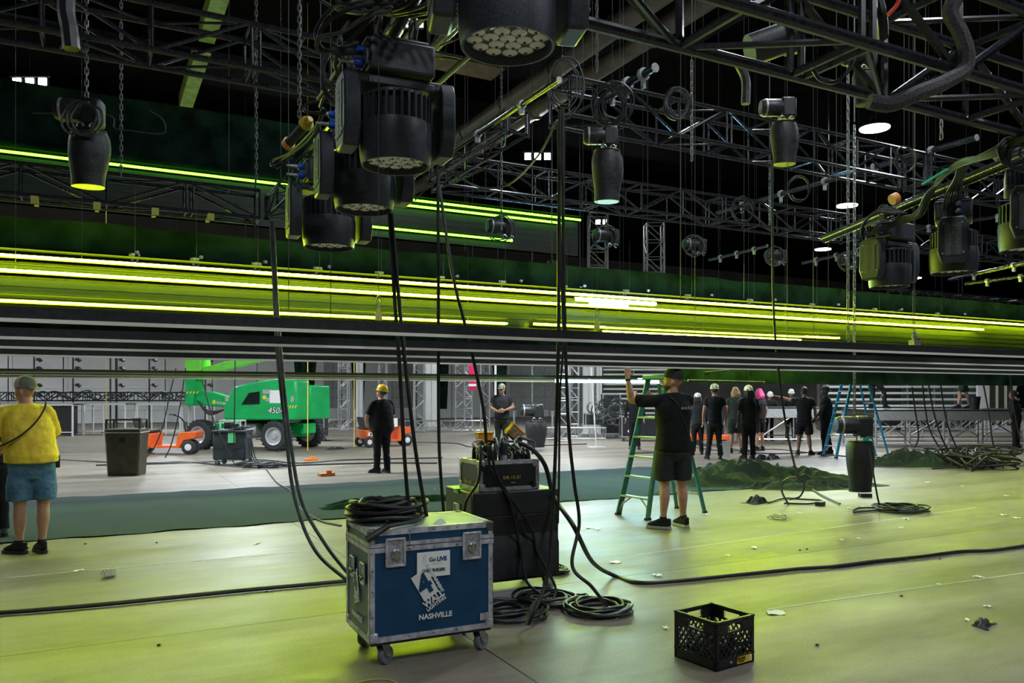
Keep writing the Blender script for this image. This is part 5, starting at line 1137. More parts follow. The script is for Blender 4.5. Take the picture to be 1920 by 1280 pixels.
frame(154, 235, 31, 1.2, 'white metal frame behind the brown bin', 1); frame(258, 338, 31, 1.2, 'white metal frame behind the orange cart', 2); frame(342, 388, 31.5, 1.2, 'white metal frame behind the lift wheel', 1); frame(-60, 60, 31, 1.2, 'white metal frame hidden behind the yellow shirt man', 2)
a, b = W(-60, CY, 31.2), W(395, CY, 31.2); a.z = b.z = 1.33
box_truss(a, b, 'long black truss loaded with cables on the white frames', size=.32, r=.03, bay=.5, br=.02, group=None or 'black box trusses of the rig')
for i in range(16): loop_bundle(W(60 + 20 * i + rnd.uniform(-6, 6), 741 + rnd.uniform(-3, 3), 30.9), 2, rnd.uniform(.12, .25), .02, 'black cable bundle lying on the long low truss at left', 'rubber', VERT, group='cable bundles on the long low truss', squash=.5)
for px, lab in ((64, 'leftmost black lamp pole'), (137, 'black lamp pole right of the yellow shirt man'), (207, 'black lamp pole above the brown bin, left of two'), (219, 'black lamp pole above the brown bin, right of two'), (280, 'black lamp pole left of the green lift'), (385, 'black lamp pole behind the lift boom')):
    p = W(px, CY, 33); t = thing('lamp_pole', lab + ' against the pale wall', 'light stand', (p.x, p.y, 0), camrot(0)); part('pole', MB().tube((0, 0, 0), (0, 0, 4.2), .035, 8), 'blackmetal', t); part('base', MB().lathe([(.35, 0), (.35, .03), (.05, .05)], 16), 'blackmetal', t)
    for z in (1.55, 1.95, 2.65, 3.0, 3.35):
        if px == 207: continue
        o = part('side_lamp', MB().path([V((0, 0, z)), V((.13, 0, z + .02))], .015, 6).lathe([(.05, 0), (.08, .1), (.08, .14)], 12, (.2, 0, z + .06), Matrix.Rotation(PI * .8, 3, 'Y')).box((.18, 0, z + .02), (.12, .1, .12)), 'blackmetal', t)
# right: stage decks
SD = 23.5
def deck(px0, px1, d, zt, label, leg='alu'):
    a, b = W(px0, CY, d), W(px1, CY, d); c = (a + b) / 2; wd = (b - a).length; t = thing('stage_deck', label, 'stage deck', (c.x, c.y, 0), camrot(0), 'steel stage decks on braced legs')
    part('deck_top', MB().box((0, 1.2, zt - .02), (wd - .02, 2.4, .04)), 'blackmetal', t); part('deck_fascia', MB().box((0, .02, zt - .18), (wd - .02, .05, .27)), 'alu_dull', t); part('side_beam', MB().box((0, 2.38, zt - .18), (wd - .02, .05, .27)), 'alu_dull', t)
    for sx in (-1, 1):
        for y in (.04, 2.36): part('leg', MB().tube((sx * (wd / 2 - .06), y, 0), (sx * (wd / 2 - .06), y, zt - .2), .03, 8), leg, t)
    for y in (.04, 2.36):
        for (x0, x1) in ((-wd / 2 + .06, -.1), (wd / 2 - .06, .1)): part('brace', MB().tube((x0, y, .22), (x1, y, zt - .3), .022, 6), leg, t)
        part('lower_rail', MB().tube((-wd / 2 + .06, y, .2), (wd / 2 - .06, y, .2), .022, 6), leg, t)
        part('post', MB().tube((0, y, .2), (0, y, zt - .3), .022, 6), leg, t)
    return t
deck(1418, 1560, SD + 1.0, 1.18, 'left steel stage deck behind the pointing man')
deck(1640, 1775, SD, 1.13, 'steel stage deck right of the blue ladder'); deck(1777, 1925, SD, 1.13, 'steel stage deck at the right with the standing legs on it'); deck(1927, 2080, SD, 1.13, 'steel stage deck running out of the right edge')
for i, (px0, px1, d, z) in enumerate(((1640, 1730, 27.5, .5), (1700, 1880, 28, .75), (1560, 1640, 27, .6))):
    htruss(px0, px1, d, z - .4 if z > .4 else .02, .35, 'silver truss piece stored under the stage decks', 'alu_dull')
a = W(1760, CY, 34); t = thing('bleacher', 'folded pale bleacher with long horizontal planks at the far right', 'bleacher', (a.x, a.y, 0), camrot(0))
for k in range(14): part('plank', MB().box((-.6, .14 * k * .5, .55 + k * .27), (8.2, .3, .09)), 'bleacher', t)
part('support_frame', MB().box((-.6, 1.3, 2.2), (8.2, .1, 4.4)), 'wall_dark', t)
for k in range(8): part('post', MB().box((-4.6 + k * 1.15, .6, 2.1), (.06, .5, 4.2)), 'alu_dull', t)
a = W(1868, CY, 33); t = thing('doorway_panel', 'pale wall piece with brown striped shutter between bleacher sections', 'panel', (a.x, a.y, 0), camrot(0)); part('board', MB().box((0, 0, 2), (1.6, .1, 4)), 'white', t)
for k in range(3): part('brown_slat', MB().box((-.2 + k * .36, -.06, 2.1), (.22, .03, 3.6)), 'bin_brown', t)
a = W(2010, CY, 33.5); t = thing('bleacher', 'second folded bleacher section at the right edge', 'bleacher', (a.x, a.y, 0), camrot(0))
for k in range(14): part('plank', MB().box((.6, .14 * k * .5, .55 + k * .27), (3.2, .3, .09)), 'bleacher', t)
part('support_frame', MB().box((.6, 1.3, 2.2), (3.2, .1, 4.4)), 'wall_dark', t)
a = W(1195, CY, 33); t = thing('bleacher', 'slatted bleacher seen through the ladder near centre', 'bleacher', (a.x, a.y, 0), camrot(0))
for k in range(12): part('plank', MB().box((0, 0, .8 + k * .2), (2.8, .2, .07)), 'bleacher', t)
part('support_frame', MB().box((0, .5, 1.8), (2.8, .1, 3.6)), 'wall_dark', t)
# pile of cables at right, ropes hanging into it
g = 'tangled cables in the pile beside the stage'
for i in range(26):
    c = G(1815 + rnd.uniform(-50, 48), 872 + rnd.uniform(-9, 10)); pts = [c + V((rnd.uniform(-.9, .9), rnd.uniform(-.5, .5), rnd.uniform(.02, .35))) for _ in range(6)]
    pts[0].z = pts[-1].z = .02; solo('tangled_cable', MB().path(spline(pts, 6), .02, 6), 'rubber', 'black cable tangled in the pile beside the stage at right', 'cable', g)
for i, L in enumerate(([(1710, 725), (1716, 770), (1722, 820), (1708, 850)], [(1728, 700), (1734, 760), (1745, 810), (1775, 860)], [(1738, 700), (1750, 770), (1770, 830), (1800, 870)], [(1762, 710), (1775, 790), (1800, 850), (1830, 878)], [(1840, 700), (1855, 780), (1865, 840), (1900, 882)], [(1893, 700), (1900, 760), (1912, 820)])):
    cable([W(a, b, 19.5) for a, b in L], .018, 'black rope hanging down in front of the stage decks', group='ropes hanging in front of the stage decks')
solo('aluminium_rail', MB().bar(G(1590, 858, .04), G(1790, 868, .04), .1, .06), 'alu_dull', 'pale aluminium rail lying on the floor before the stage', 'rail'); solo('aluminium_rail', MB().bar(G(1850, 868, .04), G(1990, 872, .04), .1, .06), 'alu_dull', 'pale aluminium rail on the floor at the right edge', 'rail')
# black equipment behind the ladder
for px0, px1, d, z1, lab in ((1163, 1240, 27, .85, 'black road case with pale edges behind the ladder'), (1128, 1162, 29, 1.6, 'black rack of gear left of the ladder'), (590, 612, 27, 1.2, 'black gear crate right of the lift'), (1096, 1128, 29.5, 1.0, 'black equipment box on the silver rail')):
    a, b = W(px0, CY, d), W(px1, CY, d); c = (a + b) / 2; wd = (b - a).length; t = thing('road_case', lab, 'flight case', (c.x, c.y, 0), camrot(0))
    zz = .42 if px0 == 1096 else 0
    if px0 == 1096: t.location.z = .43; z1 = .45
    else:
        for sx in (-1, 1):
            for sy in (-.2, .2): caster(t, sx * (wd / 2 - .12), sy, .2, R=.05)
    case(t, wd, .6, .14 if px0 != 1096 else 0, z1, 'case_black', 'alu', corner=2, edge=.04)
    if px0 == 1163: part('yellow_label', MB().box((-.3, -.31, .55), (.3, .01, .1)), 'yellow_label', t); part('diamond_sign', MB().prism([(0, -.09), (.08, 0), (0, .09), (-.08, 0)], -.315, -.305, c=(-.42, 0, .35)), 'paper', t)
for i in range(14): loop_bundle(W(1140 + rnd.uniform(-28, 22), rnd.uniform(752, 790), 28.2), 2, rnd.uniform(.15, .3), .02, 'dark cable hanging in loops on the gear rack left of the ladder', 'rubber' if i % 3 else 'cable_green', VERT, group='cable loops on the gear rack')
p = G(1118, 838); t = thing('mic_stand', 'thin white pole on a flat base left of the ladder', 'stand', p); part('pole', MB().tube((0, 0, 0), (-.25, 0, 3.2), .022, 8), 'white', t); part('base', MB().lathe([(.3, 0), (.28, .02), (.04, .04)], 16), 'alu_dull', t)
p = G(1330, 834); t = thing('scissor_lift', 'small orange red lift base behind the workers', 'lift', p, camrot(0)); part('base_tray', MB().box((0, 0, .25), (1.1, .6, .16)), 'cart_orange', t, bevel=.02); part('mast', MB().box((-.35, 0, .8), (.25, .3, 1.0)), 'red', t); part('mast_back', MB().box((.25, 0, .75), (.3, .4, .8)), 'blackmetal', t); part('white_tag', MB().box((-.35, -.16, .85), (.15, .01, .3)), 'paper', t)
for sx in (-.4, .4): part('wheel', MB().lathe([(.05, -.3), (.09, -.3), (.09, .3), (.05, .3)], 14, (sx, 0, .09), Matrix.Rotation(PI / 2, 3, 'X')), 'tyre', t)
solo('notice_board', MB().box(G(1358, 842, .2), (.3, .03, .4), Matrix.Rotation(camrot(), 3, 'Z')), 'paper', 'small white board standing on the floor behind the workers', 'board')
for i, (px, py) in enumerate(((1428, 862), (1448, 861), (1410, 852))): heap(G(px, py), .25, .12, .14, .3 * i, 'bag_black', 'dropped_harness', 'dark harness heap on the floor right of the workers', 'harness', seed=i + 2, group='dark harness heaps right of the workers')
pipe(W(1290, 713, 14.5), W(1432, 717, 14.5), .022, 'dark batten end reaching right of the man at the ladder', 'blackmetal', clamps=0); pipe(W(1280, 702, 15.2), W(1364, 694, 15.2), .018, 'thin dark pipe end above the other batten end', 'blackmetal', clamps=0)
# ============================================================ people
def skinm(n, c): return mat(n, c, .55, 0, 25, .10, spec=.4)
SK = {'light': skinm('skin_light', (.50, .27, .19)), 'tan': skinm('skin_tan', (.40, .20, .13)), 'dark': skinm('skin_dark', (.07, .035, .022)), 'mid': skinm('skin_mid', (.24, .12, .075))}
def cloth(n, c, s=12, b=.5): return mat(n, c, .85, 0, s, .16, bump=b, spec=.2)
CL = {'yellow': cloth('yellow_cotton', (.90, .64, .06)), 'black': cloth('black_cotton', (.012, .013, .015)), 'denim': cloth('blue_denim', (.10, .21, .36), 30), 'darkgrey': cloth('dark_grey_cloth', (.028, .03, .034)),
      'green_black': cloth('faded_black_cotton', (.016, .022, .016)), 'olive': cloth('olive_grey_cotton', (.035, .05, .04)), 'shoe': cloth('shoe_mesh', (.02, .022, .024), 60, .3), 'sole': mat('shoe_sole', (.45, .45, .43), .6), 'darksole': mat('dark_sole', (.03, .03, .03), .6),
      'cap_grey': cloth('grey_cap_cloth', (.17, .18, .15)), 'cap_mesh': cloth('beige_cap_mesh', (.50, .38, .32), 200, .3), 'cap_dark': cloth('dark_cap_cloth', (.035, .038, .04)), 'camo': mat('camo_cap', (.06, .07, .04), .8, 0, 14, 0, col2=(.25, .25, .18)),
      'hat_yellow': mat('yellow_helmet_shell', (.85, .50, .01), .3), 'hat_white': mat('white_helmet_shell', (.80, .82, .72), .3), 'hat_lime': mat('lime_tinged_helmet_shell', (.75, .82, .42), .3),
      'hair_dark': mat('dark_hair', (.012, .009, .007), .6, 0, 60, .4, bump=.6), 'hair_blond': mat('blond_hair', (.42, .30, .14), .6, 0, 50, .4, bump=.8), 'hair_pink': mat('pink_hair', (.7, .05, .22), .6, 0, 50, .3, bump=.6), 'sock': cloth('black_sock', (.02, .02, .02)), 'teal': cloth('teal_bandana', (.01, .16, .17)),
      'beard': mat('beard_hair', (.10, .075, .06), .8, 0, 90, .4, bump=.5), 'eye': mat('eye_white', (.7, .7, .68), .3), 'iris': mat('eye_iris', (.02, .02, .02), .2)}
def ell(c, rx, ry, n=20, R=None, p=2.0):
    out = []
    for k in range(n):
        a = 2 * PI * k / n; ca_, sa_ = math.cos(a), math.sin(a); v = V((rx * math.copysign(abs(ca_) ** (2 / p), ca_), ry * math.copysign(abs(sa_) ** (2 / p), sa_), 0))
        out.append(V(c) + (R @ v if R else v))
    return out
def limb(mb, pts, rs, seg=14, cap=True):
    """round tapering limb with domed ends; rs radius per point"""
    pts = [V(p) for p in pts]; q = spline(pts, 5) if len(pts) > 2 else [pts[0].lerp(pts[1], i / 4) for i in range(5)]
    n = len(q); rr = []
    for i in range(n):
        u = i / (n - 1) * (len(rs) - 1); k = min(int(u), len(rs) - 2); f = u - k; rr.append(rs[k] * (1 - f) + rs[k + 1] * f)
    if cap:
        d0 = (q[0] - q[1]).normalized(); d1 = (q[-1] - q[-2]).normalized()
        q = [q[0] + d0 * rr[0] * .8, q[0] + d0 * rr[0] * .5] + q + [q[-1] + d1 * rr[-1] * .5, q[-1] + d1 * rr[-1] * .8]; rr = [rr[0] * .35, rr[0] * .8] + rr + [rr[-1] * .8, rr[-1] * .35]
    return mb.path(q, rr, seg)
def torso(mb, rings, p=2.3):  # rings: (z, cx, cy, rx, ry)
    return mb.rings([ell((cx, cy, z), rx, ry, 24, None, p) for z, cx, cy, rx, ry in rings])
def fuse(o, vox, smooth=4, wr=0, ws=.12):
    r = o.modifiers.new('fuse', 'REMESH'); r.mode = 'VOXEL'; r.voxel_size = vox; r.use_smooth_shade = True
    s = o.modifiers.new('soften', 'SMOOTH'); s.iterations = smooth; s.factor = .5
    if wr:
        tx = bpy.data.textures.new('folds', 'CLOUDS'); tx.noise_scale = ws; tx.noise_depth = 2
        d = o.modifiers.new('folds', 'DISPLACE'); d.texture = tx; d.strength = wr; d.mid_level = .5; d.texture_coords = 'LOCAL'
def hand(mb, wrist, dr, up, s=1.0, curl=.35, side=1, spread=.08):
    """wrist point, direction of the fingers, palm normal (faces up); five separate fingers"""
    dr = V(dr).normalized(); nrm = V(up).normalized(); ac = dr.cross(nrm).normalized() * side; nrm = ac.cross(dr).normalized() * side
    w0 = V(wrist); L = .095 * s
    rg = []
    for u, hw, ht in ((-.15, .026, .020), (.0, .030, .020), (.35, .039, .017), (.75, .043, .015), (1.0, .040, .012)):
        c = w0 + dr * (L * u); rg.append([c + ac * (hw * s * math.cos(a)) + nrm * (ht * s * math.sin(a)) for a in [k * 2 * PI / 14 for k in range(14)]])
    mb.rings(rg)
    for i, (o_, ln) in enumerate(((-.031, .070), (-.0105, .080), (.0105, .075), (.030, .060))):
        b = w0 + dr * L * .93 + ac * o_ * s; c_ = curl * (1 + .15 * i); sp = ac * (o_ / .03) * spread
        d1 = (dr + sp - nrm * c_ * .5).normalized(); d2 = (dr + sp - nrm * c_ * 1.4).normalized(); d3 = (dr - nrm * c_ * 2.4).normalized()
        p1 = b + d1 * ln * .45 * s; p2 = p1 + d2 * ln * .32 * s; p3 = p2 + d3 * ln * .25 * s
        limb(mb, [b, p1, p2, p3], [.0095 * s, .0088 * s, .008 * s, .007 * s], 8)
    tb = w0 + dr * L * .22 - ac * .028 * s; d1 = (dr * .65 - ac * .85 - nrm * .25).normalized()
    p1 = tb + d1 * .040 * s; p2 = p1 + (dr * .85 - ac * .35 - nrm * .35).normalized() * .034 * s; limb(mb, [tb, p1, p2], [.014 * s, .0115 * s, .009 * s], 8)
def head(mb, base, yaw, pitch=0, s=1.0, k=1.0):
    """base = top of neck; faces +Y rotated by yaw; returns rotation and centre"""
    R = Matrix.Rotation(yaw, 3, 'Z') @ Matrix.Rotation(pitch, 3, 'X'); b = V(base)
    P = lambda x, y, z: b + R @ (V((x, y, z)) * s)
    rg = []
    for z, cy, rx, ry in ((-.045, .035, .03, .035), (-.03, .035, .048, .055), (.0, .02, .060, .078), (.035, .01, .069, .092), (.075, .005, .074, .099), (.11, .0, .077, .100), (.15, -.004, .074, .096), (.18, -.006, .062, .082), (.20, -.008, .042, .058), (.212, -.008, .018, .026)):
        rg.append([P(p.x, p.y, z) for p in ell((0, cy, 0), rx, ry, 22, None, 2.1)])
    mb.rings(rg)
    limb(mb, [P(0, .098, .075), P(0, .112, .052), P(0, .122, .035)], [.010 * s, .012 * s, .015 * s], 10)   # nose
    for sx in (-1, 1):
        limb(mb, [P(sx * .010, .108, .032), P(sx * .014, .104, .034)], [.009 * s, .008 * s], 8)
        limb(mb, [P(sx * .075, -.008, .075), P(sx * .081, -.016, .05), P(sx * .077, -.008, .03)], [.012 * s, .014 * s, .010 * s], 8)   # ears
        limb(mb, [P(sx * .012, .095, .088), P(sx * .042, .084, .09)], [.009 * s, .008 * s], 8)    # brow
        limb(mb, [P(sx * .045, .06, .03), P(sx * .05, .055, .045)], [.022 * s, .020 * s], 8)       # cheek
    limb(mb, [P(-.020, .094, .004), P(0, .101, .005), P(.020, .094, .004)], [.006 * s, .008 * s, .006 * s], 8)
    limb(mb, [P(-.018, .092, -.006), P(0, .098, -.007), P(.018, .092, -.006)], [.006 * s, .009 * s, .006 * s], 8)
    limb(mb, [P(0, .080, -.032), P(0, .082, -.024)], [.022 * s, .018 * s], 10)
    return P, R
def shoe(t, ank, yaw, m='shoe', sole='sole', s=1.0, tilt=0):
    R = Matrix.Rotation(yaw, 3, 'Z'); a = V((ank[0], ank[1], ank[2] - .085 * s)); P = lambda x, y, z: a + R @ V((x * s, y * s, z * s))
    def outline(k, z, f=1.0): return [P(x * k, y * f, z) for x, y in ((-.030, -.075), (-.018, -.09), (.018, -.09), (.030, -.075), (.034, -.02), (.036, .05), (.046, .11), (.044, .15), (.028, .185), (.0, .197), (-.028, .185), (-.042, .15), (-.044, .11), (-.035, .05), (-.034, -.02))]
    so = part('sole', MB().rings([outline(1.04, .0, 1.02), outline(1.08, .008, 1.02), outline(1.06, .028, 1.01)]), CL[sole], t)
    up = MB(); lv = [outline(1.03, .026)]
    for z, cut, k in ((.045, .96, 1.0), (.065, .80, .93), (.085, .52, .90), (.105, .30, .92), (.118, .22, .95)):
        ring = []
        for x, y in ((-.030, -.075), (-.018, -.09), (.018, -.09), (.030, -.075), (.034, -.02), (.036, .05), (.046, .11), (.044, .15), (.028, .185), (.0, .197), (-.028, .185), (-.042, .15), (-.044, .11), (-.035, .05), (-.034, -.02)):
            yy = y if y < .0 else y * cut; ring.append(P(x * k * (1 if y < .05 else (.75 + .25 * cut)), yy, z))
        lv.append(ring)
    up.rings(lv); o = part('shoe', up, CL[m], t, bevel=0); s_ = o.modifiers.new('sub', 'SUBSURF'); s_.levels = 1; s_.render_levels = 1
    lc = MB()
    for i in range(4): lc.path([P(-.022, .03 + i * .025, .098 - i * .012), P(0, .035 + i * .025, .104 - i * .012), P(.022, .03 + i * .025, .098 - i * .012)], .003 * s, 5)
    part('laces', lc, 'alu_dull' if m == 'shoe' else 'ink', o)
def cap_(t, P, R, s, kind, brim_back=False, m='cap_grey', m2=None):
    """baseball cap; P maps head coordinates"""
    sg = -1 if brim_back else 1; z0 = .118
    rg = []
    for z, k in ((z0 - .02, 1.0), (z0 + .02, 1.02), (z0 + .055, .93), (z0 + .082, .72), (z0 + .10, .40), (z0 + .106, .08)): rg.append([P(p.x, p.y, z - (.02 * p.y / .1 if False else 0)) for p in ell((0, -.003, 0), .086 * k, .110 * k, 26)])
    o = part('cap', MB().rings(rg), CL[m], t)
    br = MB(); top = []; bot = []
    for i in range(13):
        a = PI * (i / 12) ; x = .078 * math.cos(a); y = sg * (.085 + .085 * math.sin(a)); zc = z0 - .016 + .012 * math.sin(a) * 0 - .10 * (x * x) / .03 * .1
        top.append((x, y, zc + .006 - .022 * math.sin(a))); 
    inner = [(.080 * math.cos(PI * i / 12), sg * .07, z0 - .01) for i in range(13)]
    vs = [P(*p) for p in inner] + [P(*p) for p in top] + [P(p[0], p[1], p[2] - .006) for p in inner] + [P(p[0], p[1], p[2] - .006) for p in top]
    fs = [(i, i + 1, 14 + i, 13 + i) for i in range(12)] + [(26 + i, 39 + i, 40 + i, 27 + i) for i in range(12)] + [(13 + i, 14 + i, 40 + i, 39 + i) for i in range(12)]
    br.add(vs, fs); part('brim', br, CL[m], o)
    part('cap_button', MB().lathe([(.008, 0), (.006, .006)], 8, P(0, -.003, z0 + .104)), CL[m], o)
    if m2:
        rg = []
        for z, k in ((z0 - .019, 1.012), (z0 + .02, 1.032), (z0 + .055, .945), (z0 + .082, .735), (z0 + .10, .42)): rg.append([P(.087 * k * math.cos(a), -.003 - sg * -.0 + sg * -.111 * k * math.sin(a) * -1 * (-1), z) for a in [PI * j / 14 for j in range(15)]])
        mb = MB(); n = 15; vs = [p for r in rg for p in r]; mb.add(vs, [(i * n + j, i * n + j + 1, (i + 1) * n + j + 1, (i + 1) * n + j) for i in range(4) for j in range(14)]); part('mesh_panel', mb, CL[m2], o)
    return o
def helmet(t, P, s, m):
    rg = []
    for z, k, f in ((.105, 1.18, 1.22), (.112, 1.20, 1.25), (.114, 1.06, 1.06), (.15, 1.05, 1.04), (.19, .94, .94), (.22, .70, .72), (.235, .40, .42), (.24, .06, .06)): rg.append([P(p.x, p.y, z) for p in ell((0, .004 if f > 1.1 else 0, 0), .096 * k, .118 * f, 28)])
    o = part('hard_hat', MB().rings(rg), CL[m], t)
    rib = MB()
    for x in (-.025, 0, .025): rib.path([P(x, .11 * math.cos(a), .13 + .112 * math.sin(a)) for a in [.35 + i * .22 for i in range(12)]], .006, 5)
    part('crown_rib', rib, CL[m], o)
    return o
def hair_(t, P, m, long=0, vox=.012):
    mb = MB(); rg = []
    for z, cy, rx, ry in ((.02, -.055, .055, .050), (.05, -.035, .078, .075), (.09, -.02, .084, .092), (.14, -.012, .084, .100), (.18, -.010, .070, .088), (.205, -.01, .048, .062), (.218, -.01, .015, .02)): rg.append([P(p.x, p.y, z) for p in ell((0, cy, 0), rx, ry, 22)])
    mb.rings(rg)
    if long:
        for x in (-.06, -.03, 0, .03, .06): limb(mb, [P(x, -.07, .12), P(x * 1.2, -.10, .0), P(x * 1.3, -.095, -long)], [.035, .04, .03], 8)
        for x in (-1, 1): limb(mb, [P(x * .075, .0, .12), P(x * .095, -.02, .02), P(x * .10, -.03, -long * .9)], [.025, .035, .028], 8)
    o = part('hair', mb, CL[m], t); fuse(o, vox, 2, .035 if m in ('hair_blond', 'hair_pink') else .008, .035); return o
def person(label, loc, heading, H=1.78, build=1.0, belly=0.0, skin='light', arms=None, legs=None, head_yaw=0, head_pitch=0, lean=(0, 0), shirt='black', sleeve=.55, pants='black', shorts=False, longshirt=0, hatfn=None, hair=None, shoes='shoe', soles='darksole', vox=.014, sock=True, group=None, eyes=True, hemz=.90, name='person'):
    t = thing(name, label, 'person', loc, camrot(heading), group); k = H / 1.8; t.scale = (k, k, k)
    b = build; lx, ly = lean
    SH = 1.47; sx = .185 * (.9 + .1 * b) ; chest = V((lx, ly, 0))
    arms = arms or [[(-.26, -.02, 1.18), (-.27, .05, .93)], [(.26, -.02, 1.18), (.27, .05, .93)]]
    legs = legs or [[(-.10, .01, .50), (-.115, 0, .09), .12], [(.10, .01, .50), (.115, 0, .09), -.12]]
    mb = MB(); B = 1 + (b - 1) * .9
    torso(mb, [(.84, 0, 0, .10 * B, .09 * B), (.90, 0, 0, .155 * B, .115 * B), (1.0, 0, .0, .16 * B, (.115 + belly * .5) * B), (1.12, lx * .4, ly * .4 + belly * .25, .145 * B + belly * .3, .11 * B + belly), (1.25, lx * .7, ly * .7 + belly * .1, .16 * B + belly * .1, .12 * B + belly * .4), (1.38, lx, ly, .178 * (.6 + .4 * B), .118 * (.5 + .5 * B)), (1.46, lx, ly - .005, .165, .09), (1.52, lx, ly - .005, .085, .065)])
    nk = V((lx, ly + .005, 1.50)); hb = V((lx * 1.1, ly + .02, 1.592)); limb(mb, [nk, hb], [.062 * (.7 + .3 * B), .056 * (.7 + .3 * B)], 14)
    P, R = head(mb, hb, head_yaw, head_pitch, 1.0)
    for i, (sd, A) in enumerate(((-1, arms[0]), (1, arms[1]))):
        S = V((sd * sx + lx, ly, SH - .03)); E, Wr = V(A[0]), V(A[1]); ar = .046 * (.55 + .45 * B)
        limb(mb, [S, S.lerp(E, .5), E], [.058, ar * 1.1, ar * .86], 12); fd = (Wr - E); limb(mb, [E, E + fd * .35, Wr], [ar * .86, ar * .92, .027], 12)
        limb(mb, [V((sd * .10 + lx, ly, SH)), S], [.05, .056], 12)
        hd = V(A[2]) if len(A) > 2 else fd; pn = V(A[3]) if len(A) > 3 else V((-sd, 0, 0)); hand(mb, Wr + fd.normalized() * .015, hd, pn, 1.0, A[4] if len(A) > 4 else .35, sd * (1 if len(A) < 6 else A[5]))
    for i, L in enumerate(legs):
        sd = -1 if i == 0 else 1; hp = V((sd * .09, 0, .90)); K, A_ = V(L[0]), V(L[1]); g_ = .6 + .4 * B
        limb(mb, [hp, hp.lerp(K, .5) + V((sd * .01, .005, 0)), K], [.088 * g_, .078 * g_, .055 * g_], 14)
        cf = K.lerp(A_, .35) + V((0, -.018, 0)); limb(mb, [K, cf, K.lerp(A_, .75), A_], [.053 * g_, .056 * g_, .038 * g_, .033], 14)
        limb(mb, [A_, A_ + Matrix.Rotation(-L[2] * 1, 3, 'Z') @ V((0, .10, -.045))], [.033, .028], 10)
    body = part('body', mb, SK[skin], t); fuse(body, vox, 3)
    if eyes:
        for x in (-.03, .03):
            e = part('eye', MB().lathe([(.001, -.011), (.008, -.008), (.011, 0), (.008, .008), (.001, .011)], 10, P(x, .086, .075)), CL['eye'], t); part('iris', MB().lathe([(.005, .0), (.004, .004)], 8, P(x, .095, .075), R @ Matrix.Rotation(-PI / 2, 3, 'X')), CL['iris'], e)
    # shirt
    sb = MB(); o = .022
    torso(sb, [(hemz, 0, 0, .165 * B + o + belly * .2, .125 * B + o + belly * .6), (1.0, 0, belly * .15, .160 * B + o + belly * .3, (.12 + belly * .8) * B + o), (1.12, lx * .4, ly * .4 + belly * .28, .150 * B + o + belly * .35, .115 * B + o + belly), (1.25, lx * .7, ly * .7 + belly * .1, .168 * B + o + belly * .1, .125 * B + o + belly * .4), (1.38, lx, ly, .185 * (.6 + .4 * B) + o, .124 * (.5 + .5 * B) + o * .8), (1.455, lx, ly - .005, .172 + o * .6, .095 + o * .6), (1.505, lx, ly - .005, .10, .078), (1.53, lx, ly, .075, .066)])
    for sd, A in ((-1, arms[0]), (1, arms[1])):
        S = V((sd * sx + lx, ly, SH - .03)); E, Wr = V(A[0]), V(A[1]); ar = .060 * (.6 + .4 * B); f = min(1, sleeve)
        limb(sb, [V((sd * .08 + lx, ly, SH - .005)), S], [.062, .070], 12)
        q = S.lerp(E, f); limb(sb, [S, S.lerp(q, .5), q], [.072, ar + .012, ar + .010 if sleeve < 1 else ar], 14, cap=sleeve >= 1)
        if sleeve > 1: limb(sb, [E, E.lerp(Wr, .5), E.lerp(Wr, .96)], [ar * .98, ar * .85, .038], 14, cap=False)
    sh = part('shirt', sb, CL[shirt], t); fuse(sh, max(.011, vox), 3, .02, .11)
    # trousers or shorts
    pb = MB(); torso(pb, [(.76, 0, 0, .125 * B, .10 * B), (.84, 0, 0, .165 * B + .012, .125 * B + .012), (.93, 0, 0, .160 * B + .012, .12 * B + .012 + belly * .3), (1.02, 0, .0, .155 * B + .008, .115 * B + .008 + belly * .3)])
    for i, L in enumerate(legs):
        sd = -1 if i == 0 else 1; hp = V((sd * .092, 0, .86)); K, A_ = V(L[0]), V(L[1]); g_ = .6 + .4 * B
        if shorts: limb(pb, [hp, hp.lerp(K, .5) + V((sd * .014, 0, 0)), hp.lerp(K, .88) + V((sd * .012, 0, 0))], [.105 * g_, .108 * g_, .104 * g_], 16, cap=False)
        else: limb(pb, [hp, hp.lerp(K, .5), K, K.lerp(A_, .5) + V((0, -.01, 0)), A_ + V((0, 0, .0))], [.103 * g_, .092 * g_, .072 * g_, .066 * g_, .064], 16, cap=False)
    pn_ = part('shorts' if shorts else 'trousers', pb, CL[pants], t); fuse(pn_, max(.012, vox), 3, .018, .10)
    for i, L in enumerate(legs):
        A_ = V(L[1]); sd = -1 if i == 0 else 1
        shoe(t, A_, L[2], shoes, soles)
        if shorts and sock: part('sock', MB().path([A_ + V((0, 0, .0)), A_ + V((0, 0, .05)), A_ + V((0, -.002, .055))], [.040, .040, .034], 14), CL['sock'], t)
    if hatfn: hatfn(t, P, R)
    if hair: hair_(t, P, *hair)
    t['p'] = 0; del t['p']
    return t, P, R
D = math.radians
